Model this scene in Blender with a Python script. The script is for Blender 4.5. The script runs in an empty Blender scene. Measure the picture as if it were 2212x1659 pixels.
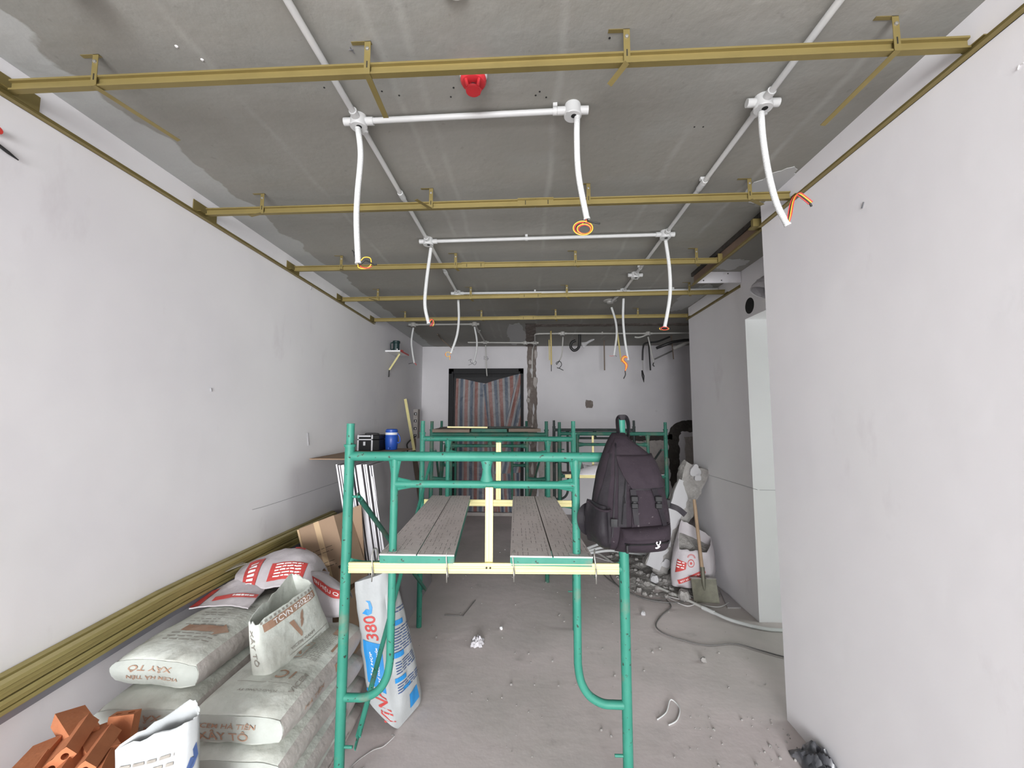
# Apartment under fit-out: bare concrete ceiling with furring channels and conduit, scaffolding, cement bags.
# Units are metres; X to the right, Y into the room, Z up; the viewer stands at the origin, 1.70 m above the floor.
import bpy, math, random
from mathutils import Vector, Matrix, noise as mnoise

random.seed(7)
SC = bpy.context.scene
COL = SC.collection
PI = math.pi

# ------------------------------------------------------------------ camera
def make_camera():
    yaw, pitch, roll = 0.0379, 0.0844, 0.0014
    fwd = Vector((-math.sin(yaw) * math.cos(pitch), math.cos(yaw) * math.cos(pitch), math.sin(pitch)))
    right = Vector((math.cos(yaw), math.sin(yaw), 0))
    up = right.cross(fwd)
    r = right * math.cos(roll) + up * math.sin(roll)
    u = -right * math.sin(roll) + up * math.cos(roll)
    cd = bpy.data.cameras.new('camera')
    cd.sensor_fit = 'HORIZONTAL'
    cd.sensor_width = 36.0
    cd.lens = 885.4 / 2212 * 36.0
    cd.clip_start = 0.02
    cd.clip_end = 100
    co = bpy.data.objects.new('camera', cd)
    co.matrix_world = Matrix(((r.x, u.x, -fwd.x, 0), (r.y, u.y, -fwd.y, 0), (r.z, u.z, -fwd.z, 1.70), (0, 0, 0, 1)))
    COL.objects.link(co)
    SC.camera = co
make_camera()

# ------------------------------------------------------------------ daylight, exposure
SC.view_settings.view_transform = 'Standard'
SC.view_settings.look = 'None'
SC.view_settings.gamma = 1.0
SC.view_settings.use_curve_mapping = False
SC.view_settings.exposure = 0.12
SC.cycles.diffuse_bounces = 8
world = bpy.data.worlds.new('overcast_sky')
SC.world = world
world.use_nodes = True
_bg = world.node_tree.nodes['Background']
_bg.inputs['Color'].default_value = (0.90, 0.95, 1.0, 1)
_bg.inputs['Strength'].default_value = 1.0

def window_light(name, loc, sx, sz, power, col=(0.97, 0.98, 1.0), rx=math.radians(82), rz=0.0):
    ld = bpy.data.lights.new(name, 'AREA')
    ld.shape = 'RECTANGLE'
    ld.size = sx
    ld.size_y = sz
    ld.energy = power
    ld.color = col
    ld.spread = math.radians(130)
    lo = bpy.data.objects.new(name, ld)
    lo.location = loc
    lo.rotation_euler = (rx, 0, rz)
    COL.objects.link(lo)
    return lo
# daylight entering by the balcony opening behind the viewer and by the side room's front window, plus an added fill lamp
window_light('daylight_balcony', (-0.25, -6.02, 1.40), 3.2, 2.6, 455)
window_light('daylight_side_room', (3.0, -3.02, 1.45), 1.6, 2.4, 30, (0.86, 1.0, 0.92))
window_light('side_fill_light', (4.38, 2.9, 1.55), 1.6, 1.5, 24, (0.95, 1.0, 0.96), PI / 2, PI / 2)  # added fill lamp to brighten the left wall and planks

# ------------------------------------------------------------------ materials
def nd(nt, typ, **kw):
    n = nt.nodes.new(typ)
    for k, v in kw.items():
        setattr(n, k, v)
    return n

def mat(name, col, rough=0.6, metal=0.0, spots=(), bump=None, coat=0.0, world_pos=False, alpha=1.0, trans=0.0, spec=0.5):
    """Principled material; spots = list of (colour, scale, low, high, detail, amount, stretch) noise layers."""
    m = bpy.data.materials.new(name)
    m.use_nodes = True
    nt = m.node_tree
    b = nt.nodes['Principled BSDF']
    b.inputs['Base Color'].default_value = (*col, 1)
    b.inputs['Roughness'].default_value = rough
    b.inputs['Metallic'].default_value = metal
    b.inputs['Coat Weight'].default_value = coat
    b.inputs['Alpha'].default_value = alpha
    b.inputs['Transmission Weight'].default_value = trans
    b.inputs['Specular IOR Level'].default_value = spec
    if spots or bump:
        if world_pos:
            src = nd(nt, 'ShaderNodeNewGeometry').outputs['Position']
        else:
            src = nd(nt, 'ShaderNodeTexCoord').outputs['Object']
    prev = None
    for i, s in enumerate(spots):
        c2, sc, lo, hi, det, amt = s[:6]
        st = s[6] if len(s) > 6 else (1, 1, 1)
        mp = nd(nt, 'ShaderNodeMapping')
        mp.inputs['Scale'].default_value = st
        mp.inputs['Location'].default_value = (3.1 * i, 1.7 * i, 5.3 * i)
        nt.links.new(src, mp.inputs['Vector'])
        n = nd(nt, 'ShaderNodeTexNoise')
        n.inputs['Scale'].default_value = sc
        n.inputs['Detail'].default_value = det
        n.inputs['Roughness'].default_value = 0.6
        nt.links.new(mp.outputs[0], n.inputs['Vector'])
        r = nd(nt, 'ShaderNodeMapRange')
        r.inputs['From Min'].default_value = lo
        r.inputs['From Max'].default_value = hi
        r.inputs['To Max'].default_value = amt
        nt.links.new(n.outputs[0], r.inputs['Value'])
        mx = nd(nt, 'ShaderNodeMix', data_type='RGBA')
        nt.links.new(r.outputs[0], mx.inputs['Factor'])
        if prev is None:
            mx.inputs['A'].default_value = (*col, 1)
        else:
            nt.links.new(prev, mx.inputs['A'])
        mx.inputs['B'].default_value = (*c2, 1)
        prev = mx.outputs['Result']
    if prev is not None:
        nt.links.new(prev, b.inputs['Base Color'])
    if bump:
        sc, strength, dist = bump
        n = nd(nt, 'ShaderNodeTexNoise')
        n.inputs['Scale'].default_value = sc
        n.inputs['Detail'].default_value = 5
        nt.links.new(src, n.inputs['Vector'])
        bp = nd(nt, 'ShaderNodeBump')
        bp.inputs['Strength'].default_value = strength
        bp.inputs['Distance'].default_value = dist
        nt.links.new(n.outputs[0], bp.inputs['Height'])
        nt.links.new(bp.outputs[0], b.inputs['Normal'])
    return m

def srgb(r, g, b):
    f = lambda c: ((c / 255 + 0.055) / 1.055) ** 2.4 if c > 10 else c / 255 / 12.92
    return (f(r), f(g), f(b))

M = {}
M['plaster'] = mat('white_plaster', (0.80, 0.79, 0.805), 0.85, spots=[((0.72, 0.705, 0.735), 1.1, 0.42, 0.75, 3, 0.7), ((0.74, 0.75, 0.73), 0.6, 0.5, 0.8, 2, 0.6), ((0.46, 0.40, 0.43), 2.2, 0.63, 0.80, 7, 0.40, (1, 1, 0.45))], bump=(7, 0.10, 0.02), world_pos=True, spec=0.2)
M['plaster_rear'] = mat('rear_white_plaster', (0.62, 0.605, 0.62), 0.85, spots=[((0.54, 0.53, 0.55), 1.3, 0.42, 0.75, 3, 0.7), ((0.36, 0.35, 0.36), 4.0, 0.70, 0.80, 6, 0.6)], bump=(9, 0.12, 0.02), world_pos=True, spec=0.2)  # rear walls get a darker plaster tone than the side walls
M['plaster_green'] = mat('green_lit_plaster', (0.66, 0.70, 0.67), 0.85, spots=[((0.50, 0.55, 0.50), 1.5, 0.4, 0.75, 4, 0.7)], bump=(9, 0.12, 0.02), world_pos=True, spec=0.2)  # green cast of the side room's light put into the colour
M['floor'] = mat('dusty_screed', (0.62, 0.56, 0.55), 0.88, spots=[((0.48, 0.455, 0.43), 0.7, 0.42, 0.62, 4, 0.85), ((0.46, 0.43, 0.42), 1.9, 0.52, 0.75, 5, 0.6), ((0.21, 0.19, 0.18), 5.0, 0.62, 0.80, 8, 0.5), ((0.60, 0.58, 0.57), 38, 0.66, 0.74, 3, 0.5)], bump=(11, 0.16, 0.02), world_pos=True, spec=0.2)
M['mortar'] = mat('raw_mortar', (0.17, 0.145, 0.13), 0.95, spots=[((0.33, 0.30, 0.28), 7, 0.50, 0.72, 6, 0.8), ((0.07, 0.06, 0.055), 11, 0.6, 0.8, 6, 0.7)], bump=(30, 0.8, 0.02), spec=0.1)
M['mortar_light'] = mat('dry_mortar', (0.40, 0.37, 0.35), 0.95, spots=[((0.26, 0.24, 0.22), 9, 0.5, 0.75, 6, 0.8)], bump=(24, 0.6, 0.02), spec=0.1)
M['damp'] = mat('damp_render', (0.055, 0.05, 0.045), 0.9, spots=[((0.12, 0.11, 0.10), 9, 0.5, 0.8, 6, 0.7)], bump=(24, 0.6, 0.02), spec=0.1)
M['gold'] = mat('gold_galvanised_steel', (0.26, 0.205, 0.075), 0.50, 0.5, spots=[((0.20, 0.155, 0.055), 6, 0.45, 0.8, 3, 0.6)])
M['gold_dark'] = mat('gold_bundle_steel', (0.40, 0.335, 0.13), 0.5, 0.5, spots=[((0.28, 0.23, 0.09), 5, 0.45, 0.8, 4, 0.7)])
M['gold_mid'] = mat('gold_bundle_steel_light', (0.47, 0.40, 0.165), 0.45, 0.5, spots=[((0.36, 0.30, 0.12), 5, 0.45, 0.8, 4, 0.7)])
M['gold_lit'] = mat('gold_channel_lit', (0.70, 0.63, 0.31), 0.42, 0.15, spots=[((0.62, 0.62, 0.21), 4, 0.5, 0.8, 2, 0.6)])  # same gold steel, its front-lit brightness put into the colour
M['seam'] = mat('dark_slot', (0.02, 0.018, 0.012), 0.9)
M['steel'] = mat('dull_wire_steel', (0.42, 0.41, 0.38), 0.45, 0.8)
M['steel_blue'] = mat('dull_blue_grey', (0.23, 0.23, 0.26), 0.5, 0.4)
M['pvc'] = mat('white_conduit_plastic', (0.60, 0.61, 0.605), 0.38)
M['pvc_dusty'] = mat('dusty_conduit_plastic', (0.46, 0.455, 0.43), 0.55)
M['hole'] = mat('dark_opening', (0.012, 0.012, 0.012), 0.9)
M['green'] = mat('green_scaffold_paint', srgb(46, 122, 104), 0.50, spots=[(srgb(70, 142, 124), 5, 0.45, 0.8, 4, 0.7), (srgb(108, 114, 100), 6, 0.57, 0.70, 6, 0.8), (srgb(44, 38, 32), 46, 0.66, 0.70, 2, 0.9)], bump=(60, 0.15, 0.004), spec=0.35)
M['green_old'] = mat('dusty_green_scaffold_paint', srgb(40, 94, 80), 0.6, spots=[(srgb(98, 98, 84), 6, 0.50, 0.72, 6, 0.85), (srgb(34, 30, 26), 40, 0.66, 0.72, 2, 0.9)], bump=(60, 0.2, 0.004), spec=0.3)
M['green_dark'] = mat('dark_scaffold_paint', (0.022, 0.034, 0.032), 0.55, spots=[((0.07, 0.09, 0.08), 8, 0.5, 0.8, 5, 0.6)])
M['plank'] = mat('cement_dusted_plank', (0.74, 0.67, 0.655), 0.85, spots=[((0.60, 0.54, 0.52), 5, 0.45, 0.7, 5, 0.8, (1, 0.25, 1)), ((0.66, 0.61, 0.60), 16, 0.55, 0.8, 4, 0.6)], bump=(40, 0.4, 0.01))
M['groove'] = mat('plank_groove_tone', (0.26, 0.23, 0.22), 0.9)  # darker tone for the chequer grooves
M['bag'] = mat('dusty_cement_bag_paper', (0.60, 0.63, 0.58), 0.75, spots=[((0.36, 0.355, 0.31), 3.2, 0.46, 0.70, 6, 0.85), ((0.72, 0.75, 0.71), 7, 0.55, 0.8, 3, 0.7)], bump=(24, 0.35, 0.015))
M['bag_side'] = mat('dusty_bag_gusset', (0.42, 0.385, 0.36), 0.8, spots=[((0.52, 0.50, 0.47), 4, 0.45, 0.75, 5, 0.8, (1, 0.3, 2))], bump=(24, 0.35, 0.015))
M['bag_white'] = mat('white_woven_bag', (0.42, 0.44, 0.445), 0.55, spots=[((0.34, 0.35, 0.34), 5, 0.5, 0.8, 5, 0.6)], bump=(20, 0.3, 0.012))
M['bag_pink'] = mat('white_putty_bag', (0.50, 0.465, 0.485), 0.55, spots=[((0.37, 0.345, 0.34), 4, 0.52, 0.8, 5, 0.6)], bump=(18, 0.35, 0.015))
M['print_brown'] = mat('brown_bag_print', (0.36, 0.22, 0.15), 0.8, spots=[((0.42, 0.33, 0.26), 12, 0.45, 0.7, 4, 0.6)])
M['print_grey'] = mat('grey_bag_print', (0.27, 0.25, 0.22), 0.8, spots=[((0.40, 0.39, 0.35), 12, 0.45, 0.7, 4, 0.6)])
M['print_red'] = mat('red_bag_print', (0.50, 0.055, 0.05), 0.6, spots=[((0.56, 0.15, 0.14), 9, 0.5, 0.8, 4, 0.6)])
M['print_blue'] = mat('blue_bag_print', (0.02, 0.25, 0.60), 0.5)
M['print_navy'] = mat('navy_bag_print', (0.05, 0.09, 0.22), 0.6)
M['print_white'] = mat('white_bag_print', (0.85, 0.84, 0.84), 0.6)
M['cement'] = mat('grey_cement_powder', (0.27, 0.265, 0.24), 0.95, bump=(40, 0.5, 0.01))
M['brick'] = mat('orange_clay_brick', (0.52, 0.20, 0.095), 0.85, spots=[((0.42, 0.155, 0.075), 14, 0.45, 0.75, 4, 0.8), ((0.34, 0.19, 0.13), 5, 0.55, 0.8, 4, 0.6)], bump=(60, 0.3, 0.006), spec=0.2)
M['card'] = mat('brown_cardboard', (0.30, 0.205, 0.135), 0.85, spots=[((0.25, 0.17, 0.115), 5, 0.45, 0.75, 4, 0.7)])
M['card_light'] = mat('raw_cardboard_edge', (0.50, 0.36, 0.22), 0.85)
M['hardboard'] = mat('brown_hardboard', (0.17, 0.13, 0.10), 0.8, spots=[((0.12, 0.09, 0.07), 4, 0.45, 0.75, 4, 0.7)])
M['gypsum_grey'] = mat('grey_plasterboard_paper', (0.225, 0.21, 0.22), 0.85, spots=[((0.28, 0.26, 0.27), 2, 0.5, 0.8, 4, 0.6)])
M['gypsum'] = mat('white_plasterboard_core', (0.74, 0.73, 0.76), 0.8, spots=[((0.52, 0.50, 0.52), 9, 0.55, 0.75, 5, 0.6)])
M['paper_brown'] = mat('brown_board_paper', (0.185, 0.125, 0.09), 0.85, spots=[((0.13, 0.09, 0.065), 5, 0.45, 0.75, 4, 0.7)])
M['black'] = mat('black_steel_frame', (0.010, 0.010, 0.011), 0.55, spec=0.2)
M['black_soft'] = mat('black_rubber', (0.015, 0.015, 0.016), 0.5)
M['nylon'] = mat('dusty_black_nylon', (0.026, 0.0195, 0.025), 0.8, spots=[((0.038, 0.030, 0.036), 6, 0.45, 0.75, 5, 0.8), ((0.20, 0.185, 0.19), 55, 0.70, 0.76, 2, 0.35)], bump=(24, 0.45, 0.010), spec=0.15)
M['nylon_dark'] = mat('black_nylon_side', (0.014, 0.012, 0.015), 0.6, spots=[((0.03, 0.026, 0.03), 6, 0.45, 0.75, 5, 0.8)], bump=(20, 0.4, 0.010), spec=0.2)
M['buckle'] = mat('black_plastic_buckle', (0.009, 0.009, 0.010), 0.5, spec=0.25)
M['white_mark'] = mat('white_rubber_emblem', (0.80, 0.79, 0.80), 0.5)
M['red_cap'] = mat('red_detector_plastic', (0.62, 0.035, 0.045), 0.35)
M['blue_jug'] = mat('blue_jug_plastic', (0.02, 0.085, 0.42), 0.4)
M['white_plastic'] = mat('white_plastic', (0.78, 0.78, 0.79), 0.4)
M['aluminium'] = mat('aluminium_edge', (0.62, 0.62, 0.64), 0.35, 0.7)
M['tool_green'] = mat('dark_green_tool_plastic', (0.008, 0.030, 0.030), 0.45)
M['w_red'] = mat('red_wire', (0.62, 0.05, 0.04), 0.45)
M['w_yellow'] = mat('yellow_wire', (0.80, 0.50, 0.05), 0.45)
M['w_black'] = mat('black_wire', (0.015, 0.015, 0.015), 0.45)
M['w_white'] = mat('grey_cable', (0.45, 0.44, 0.43), 0.6)
M['w_dark'] = mat('dark_grey_cable', (0.14, 0.135, 0.13), 0.6)
M['rubble'] = mat('broken_concrete', (0.34, 0.325, 0.31), 0.95, spots=[((0.22, 0.21, 0.20), 7, 0.45, 0.7, 6, 0.8), ((0.48, 0.46, 0.45), 16, 0.58, 0.75, 4, 0.7)], bump=(30, 0.8, 0.02), spec=0.15)
M['skim'] = mat('white_skim_coat', (0.47, 0.465, 0.475), 0.85, bump=(14, 0.3, 0.01), spec=0.2)
M['wood'] = mat('worn_wooden_handle', (0.36, 0.255, 0.165), 0.7, spots=[((0.28, 0.19, 0.12), 9, 0.45, 0.75, 4, 0.8, (4, 4, 0.4))])
M['spade'] = mat('muddy_steel_blade', (0.13, 0.125, 0.095), 0.55, 0.3, spots=[((0.21, 0.20, 0.15), 9, 0.45, 0.7, 5, 0.8)])
M['overspray'] = mat('thin_white_skim', (0.44, 0.445, 0.44), 0.9, spec=0.2)
M['tile'] = mat('grey_ceramic_tile', (0.38, 0.36, 0.36), 0.4)
M['pencil'] = mat('pencil_mark', (0.14, 0.14, 0.15), 0.9)
M['pencil_soft'] = mat('faint_chalk_line', (0.36, 0.355, 0.37), 0.9)
M['film'] = mat('clear_plastic_film', (0.80, 0.80, 0.82), 0.3, alpha=0.02, spec=0.15)
M['bagclear'] = mat('clear_polythene', (0.82, 0.82, 0.83), 0.15, alpha=0.30)
M['polybag'] = mat('white_polythene', (0.62, 0.60, 0.63), 0.35, bump=(14, 0.4, 0.02))
M['bag_black'] = mat('grey_black_polythene', (0.06, 0.062, 0.07), 0.3, spots=[((0.30, 0.30, 0.32), 9, 0.5, 0.7, 3, 0.8)])

def ceiling_mat():
    """Form-cast slab: grey, cloudy, pale seams between form panels and roller overspray along the left wall."""
    m = bpy.data.materials.new('bare_concrete_slab')
    m.use_nodes = True
    nt = m.node_tree
    b = nt.nodes['Principled BSDF']
    b.inputs['Roughness'].default_value = 0.9
    b.inputs['Specular IOR Level'].default_value = 0.2
    pos = nd(nt, 'ShaderNodeNewGeometry').outputs['Position']
    def noise(sc, det=4, st=(1, 1, 1)):
        mp = nd(nt, 'ShaderNodeMapping')
        mp.inputs['Scale'].default_value = st
        nt.links.new(pos, mp.inputs['Vector'])
        n = nd(nt, 'ShaderNodeTexNoise')
        n.inputs['Scale'].default_value = sc
        n.inputs['Detail'].default_value = det
        nt.links.new(mp.outputs[0], n.inputs['Vector'])
        return n.outputs[0]
    def math_(op, a, bb, c=None):
        n = nd(nt, 'ShaderNodeMath', operation=op)
        for i, v in enumerate((a, bb, c)):
            if v is None:
                continue
            if isinstance(v, (int, float)):
                n.inputs[i].default_value = v
            else:
                nt.links.new(v, n.inputs[i])
        return n.outputs[0]
    def rng(v, lo, hi, amt=1.0):
        r = nd(nt, 'ShaderNodeMapRange')
        r.inputs['From Min'].default_value = lo
        r.inputs['From Max'].default_value = hi
        r.inputs['To Max'].default_value = amt
        nt.links.new(v, r.inputs['Value'])
        return r.outputs[0]
    def mix(f, a, c):
        mx = nd(nt, 'ShaderNodeMix', data_type='RGBA')
        nt.links.new(f, mx.inputs['Factor'])
        if isinstance(a, tuple):
            mx.inputs['A'].default_value = (*a, 1)
        else:
            nt.links.new(a, mx.inputs['A'])
        mx.inputs['B'].default_value = (*c, 1)
        return mx.outputs['Result']
    sep = nd(nt, 'ShaderNodeSeparateXYZ')
    nt.links.new(pos, sep.inputs[0])
    X, Y = sep.outputs[0], sep.outputs[1]
    c = mix(rng(noise(0.9, 4, (1, 0.6, 1)), 0.35, 0.68, 1.0), CEIL_A, CEIL_B)
    c = mix(rng(noise(2.8, 6), 0.52, 0.75, 0.6), c, CEIL_C)
    c = mix(rng(noise(30, 3), 0.66, 0.76, 0.35), c, (0.16, 0.155, 0.15))
    wob = math_('MULTIPLY', math_('SUBTRACT', noise(3.0, 4), 0.5), 0.07)
    for sx in SEAMS:
        d = math_('ABSOLUTE', math_('SUBTRACT', math_('ADD', X, wob), sx), 0.0)
        f = math_('MULTIPLY', rng(math_('SUBTRACT', 0.022, d), 0.0, 0.018, 0.26), rng(noise(2.2, 4), 0.38, 0.62, 1.0))
        c = mix(f, c, (0.50, 0.50, 0.475))
    # white roller overspray next to the left wall
    e = math_('ADD', math_('SUBTRACT', X, -1.745), math_('MULTIPLY', math_('SUBTRACT', noise(2.3, 7), 0.5), 0.34))
    c = mix(rng(math_('MULTIPLY', e, -1.0), -0.004, 0.006, 1.0), c, (0.42, 0.43, 0.42))
    nt.links.new(c, b.inputs['Base Color'])
    bp = nd(nt, 'ShaderNodeBump')
    bp.inputs['Strength'].default_value = 0.25
    bp.inputs['Distance'].default_value = 0.01
    nt.links.new(noise(18, 5), bp.inputs['Height'])
    nt.links.new(bp.outputs[0], b.inputs['Normal'])
    return m
CEIL_A, CEIL_B, CEIL_C = (0.245, 0.24, 0.215), (0.33, 0.325, 0.30), (0.285, 0.29, 0.27)
SEAMS = (0.12, -0.42, -0.53, 0.737, -1.2, 1.25)
M['slab'] = ceiling_mat()

# ------------------------------------------------------------------ mesh building
class MB:
    """Collects raw geometry in world coordinates; build() links it as one mesh object."""
    def __init__(self):
        self.v, self.f, self.uv = [], [], None
    def add(self, vs, fs):
        o = len(self.v)
        self.v += [tuple(p) for p in vs]
        self.f += [tuple(i + o for i in q) for q in fs]
        return self
    def box(self, lo, hi, mtx=None):
        x0, y0, z0 = lo
        x1, y1, z1 = hi
        vs = [Vector(p) for p in ((x0, y0, z0), (x1, y0, z0), (x1, y1, z0), (x0, y1, z0), (x0, y0, z1), (x1, y0, z1), (x1, y1, z1), (x0, y1, z1))]
        if mtx is not None:
            vs = [mtx @ p for p in vs]
        return self.add(vs, [(0, 3, 2, 1), (4, 5, 6, 7), (0, 1, 5, 4), (1, 2, 6, 5), (2, 3, 7, 6), (3, 0, 4, 7)])
    def bevel_box(self, lo, hi, b, mtx=None):
        c = [(lo[i] + hi[i]) / 2 for i in range(3)]
        h = [(hi[i] - lo[i]) / 2 for i in range(3)]
        rings = []
        for z, k in ((-h[2], b), (-h[2] + b, 0), (h[2] - b, 0), (h[2], b)):
            x, y = h[0] - k, h[1] - k
            bb = b * 0.9
            rings.append([(c[0] + px, c[1] + py, c[2] + z) for px, py in ((-x + bb, -y), (x - bb, -y), (x, -y + bb), (x, y - bb), (x - bb, y), (-x + bb, y), (-x, y - bb), (-x, -y + bb))])
        if mtx is not None:
            rings = [[mtx @ Vector(p) for p in r] for r in rings]
        return self.loft(rings, True, True)
    def loft(self, rings, cap0=True, cap1=True, closed=True):
        n = len(rings[0])
        vs = [p for r in rings for p in r]
        fs = []
        for j in range(len(rings) - 1):
            for i in range(n if closed else n - 1):
                k = (i + 1) % n
                fs.append((j * n + i, j * n + k, (j + 1) * n + k, (j + 1) * n + i))
        if cap0:
            fs.append(tuple(range(n - 1, -1, -1)))
        if cap1:
            fs.append(tuple(range((len(rings) - 1) * n, len(rings) * n)))
        return self.add(vs, fs)
    def tube(self, pts, r, n=8, caps=True, radii=None):
        pts = [Vector(p) for p in pts]
        rings = []
        prev = None
        for i, p in enumerate(pts):
            a = pts[max(i - 1, 0)]
            c = pts[min(i + 1, len(pts) - 1)]
            t = (c - a).normalized()
            if prev is None:
                ref = Vector((0, 0, 1)) if abs(t.z) < 0.9 else Vector((1, 0, 0))
                u = t.cross(ref).normalized()
            else:
                u = (prev - t * prev.dot(t))
                u = u.normalized() if u.length > 1e-6 else t.orthogonal().normalized()
            prev = u
            w = t.cross(u)
            rr = radii[i] if radii else r
            rings.append([p + (u * math.cos(2 * PI * k / n) + w * math.sin(2 * PI * k / n)) * rr for k in range(n)])
        return self.loft(rings, caps, caps)
    def cyl(self, a, b, r0, r1=None, n=16):
        return self.tube([a, b], r0, n, True, [r0, r0 if r1 is None else r1])
    def lathe(self, c, prof, n=24, axis=(0, 0, 1)):
        ax = Vector(axis).normalized()
        u = ax.orthogonal().normalized()
        w = ax.cross(u)
        c = Vector(c)
        rings = [[c + ax * z + (u * math.cos(2 * PI * k / n) + w * math.sin(2 * PI * k / n)) * max(r, 1e-4) for k in range(n)] for r, z in prof]
        return self.loft(rings, True, True)
    def prism(self, prof, a, b, up=(0, 0, 1)):
        """Extrude a 2D outline (side, up) from a to b."""
        a, b, up = Vector(a), Vector(b), Vector(up)
        t = (b - a).normalized()
        s = t.cross(up).normalized()
        w = s.cross(t)
        return self.loft([[p + s * x + w * y for x, y in prof] for p in (a, b)])
    def grid(self, fn, nu, nv):
        vs = [fn(i / nu, j / nv) for j in range(nv + 1) for i in range(nu + 1)]
        fs = [(j * (nu + 1) + i, j * (nu + 1) + i + 1, (j + 1) * (nu + 1) + i + 1, (j + 1) * (nu + 1) + i) for j in range(nv) for i in range(nu)]
        return self.add(vs, fs)
    def sheet(self, fn, nu, nv, th, nrm):
        """Grid with real thickness th along nrm."""
        nrm = Vector(nrm) * th
        a = len(self.v)
        self.grid(fn, nu, nv)
        self.grid(lambda u, v: Vector(fn(u, v)) + nrm, nu, nv)
        n = (nu + 1) * (nv + 1)
        for i in range(nu):
            for base in (0, nv * (nu + 1)):
                self.f.append((a + base + i, a + base + i + 1, a + n + base + i + 1, a + n + base + i))
        for j in range(nv):
            for base in (0, nu):
                p, q = a + j * (nu + 1) + base, a + (j + 1) * (nu + 1) + base
                self.f.append((p, q, q + n, p + n))
        return self
    def build(self, name, m, parent=None, smooth=False, origin=None, fix=True):
        me = bpy.data.meshes.new(name)
        if parent is not None:
            o = Vector(ROOT.get(parent.name, (0, 0, 0)))
        elif origin is not None:
            o = Vector(origin)
        else:
            xs, ys, zs = zip(*self.v)
            o = Vector(((min(xs) + max(xs)) / 2, (min(ys) + max(ys)) / 2, min(zs)))
        me.from_pydata([tuple(Vector(p) - o) for p in self.v], [], self.f)
        if fix:
            import bmesh
            bm = bmesh.new()
            bm.from_mesh(me)
            bmesh.ops.recalc_face_normals(bm, faces=bm.faces)
            bm.to_mesh(me)
            bm.free()
        if smooth is True:
            me.shade_smooth()
        elif smooth:
            me.shade_smooth()
            me.set_sharp_from_angle(angle=math.radians(smooth))
        me.materials.append(M[m] if isinstance(m, str) else m)
        ob = bpy.data.objects.new(name, me)
        COL.objects.link(ob)
        if parent is not None:
            ob.parent = parent
            ROOT[ob.name] = tuple(o)
        else:
            ob.location = o
            ROOT[ob.name] = tuple(o)
        return ob
ROOT = {}

def tag(o, label, cat, group=None, kind=None):
    o['label'] = label
    if cat:
        o['category'] = cat
    if group:
        o['group'] = group
    if kind:
        o['kind'] = kind
    return o

def thing(name, loc, label, cat, group=None):
    o = bpy.data.objects.new(name, None)
    o.empty_display_size = 0.05
    COL.objects.link(o)
    o.location = loc
    ROOT[o.name] = tuple(loc)
    return tag(o, label, cat, group)

def struct(name, mb, m, label=None, smooth=False):
    o = mb.build(name, m, None, smooth)
    o['kind'] = 'structure'
    if label:
        o['label'] = label
    return o

def bezier(pts, n=8):
    """Catmull-Rom curve through pts."""
    pts = [Vector(p) for p in pts]
    if len(pts) < 3:
        return pts
    out = []
    for i in range(len(pts) - 1):
        p0, p1, p2, p3 = pts[max(i - 1, 0)], pts[i], pts[i + 1], pts[min(i + 2, len(pts) - 1)]
        for k in range(n):
            t = k / n
            out.append(0.5 * ((2 * p1) + (p2 - p0) * t + (2 * p0 - 5 * p1 + 4 * p2 - p3) * t * t + (3 * p1 - p0 - 3 * p2 + p3) * t ** 3))
    out.append(pts[-1])
    return out

def nz(p, s=1.0, seed=0.0):
    return mnoise.noise(Vector((p[0] * s + seed, p[1] * s + seed * 1.7, p[2] * s - seed)))

_txt = {}
def text_mesh(s, shear=0.0):
    """Outline-filled text, 1 unit high capitals roughly 0.7, centred on the origin."""
    key = (s, shear)
    if key not in _txt:
        cu = bpy.data.curves.new('t', 'FONT')
        cu.body = s
        cu.align_x = 'CENTER'
        cu.align_y = 'CENTER'
        cu.shear = shear
        cu.resolution_u = 3
        cu.offset = 0.012
        ob = bpy.data.objects.new('t', cu)
        COL.objects.link(ob)
        dg = bpy.context.evaluated_depsgraph_get()
        me = ob.evaluated_get(dg).to_mesh()
        vs = [(v.co.x, v.co.y) for v in me.vertices]
        fs = [tuple(p.vertices) for p in me.polygons]
        ob.evaluated_get(dg).to_mesh_clear()
        bpy.data.objects.remove(ob)
        bpy.data.curves.remove(cu)
        _txt[key] = (vs, fs)
    return _txt[key]

def text_on(mb, fn, s, cx, cy, width=None, height=None, rot=0.0, shear=0.0, flip=False):
    """Put text on a surface: fn(s, t) gives the world point."""
    vs, fs = text_mesh(s, shear)
    xs = [v[0] for v in vs]
    ys = [v[1] for v in vs]
    w, h = max(xs) - min(xs), max(ys) - min(ys)
    mx, my = (max(xs) + min(xs)) / 2, (max(ys) + min(ys)) / 2
    kx = (width / w) if width else (height / h)
    ky = (height / h) if height else kx
    c, q = math.cos(math.radians(rot)), math.sin(math.radians(rot))
    out = []
    for x, y in vs:
        x, y = (x - mx) * kx, (y - my) * ky
        if flip:
            x = -x
        out.append(fn(cx + x * c - y * q, cy + x * q + y * c))
    mb.add(out, fs)

def patch(mb, fn, s0, t0, s1, t1, nu=8, nv=4):
    mb.grid(lambda u, v: fn(s0 + (s1 - s0) * u, t0 + (t1 - t0) * v), nu, nv)

def quad_on(mb, fn, bl, br, tr, tl, nu=8, nv=5):
    bl, br, tr, tl = [Vector((*p, 0)) for p in (bl, br, tr, tl)]
    def g(u, v):
        p = bl.lerp(br, u).lerp(tl.lerp(tr, u), v)
        return fn(p.x, p.y)
    mb.grid(g, nu, nv)

def poly_on(mb, fn, pts):
    mb.add([fn(x, y) for x, y in pts], [tuple(range(len(pts)))])

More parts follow.
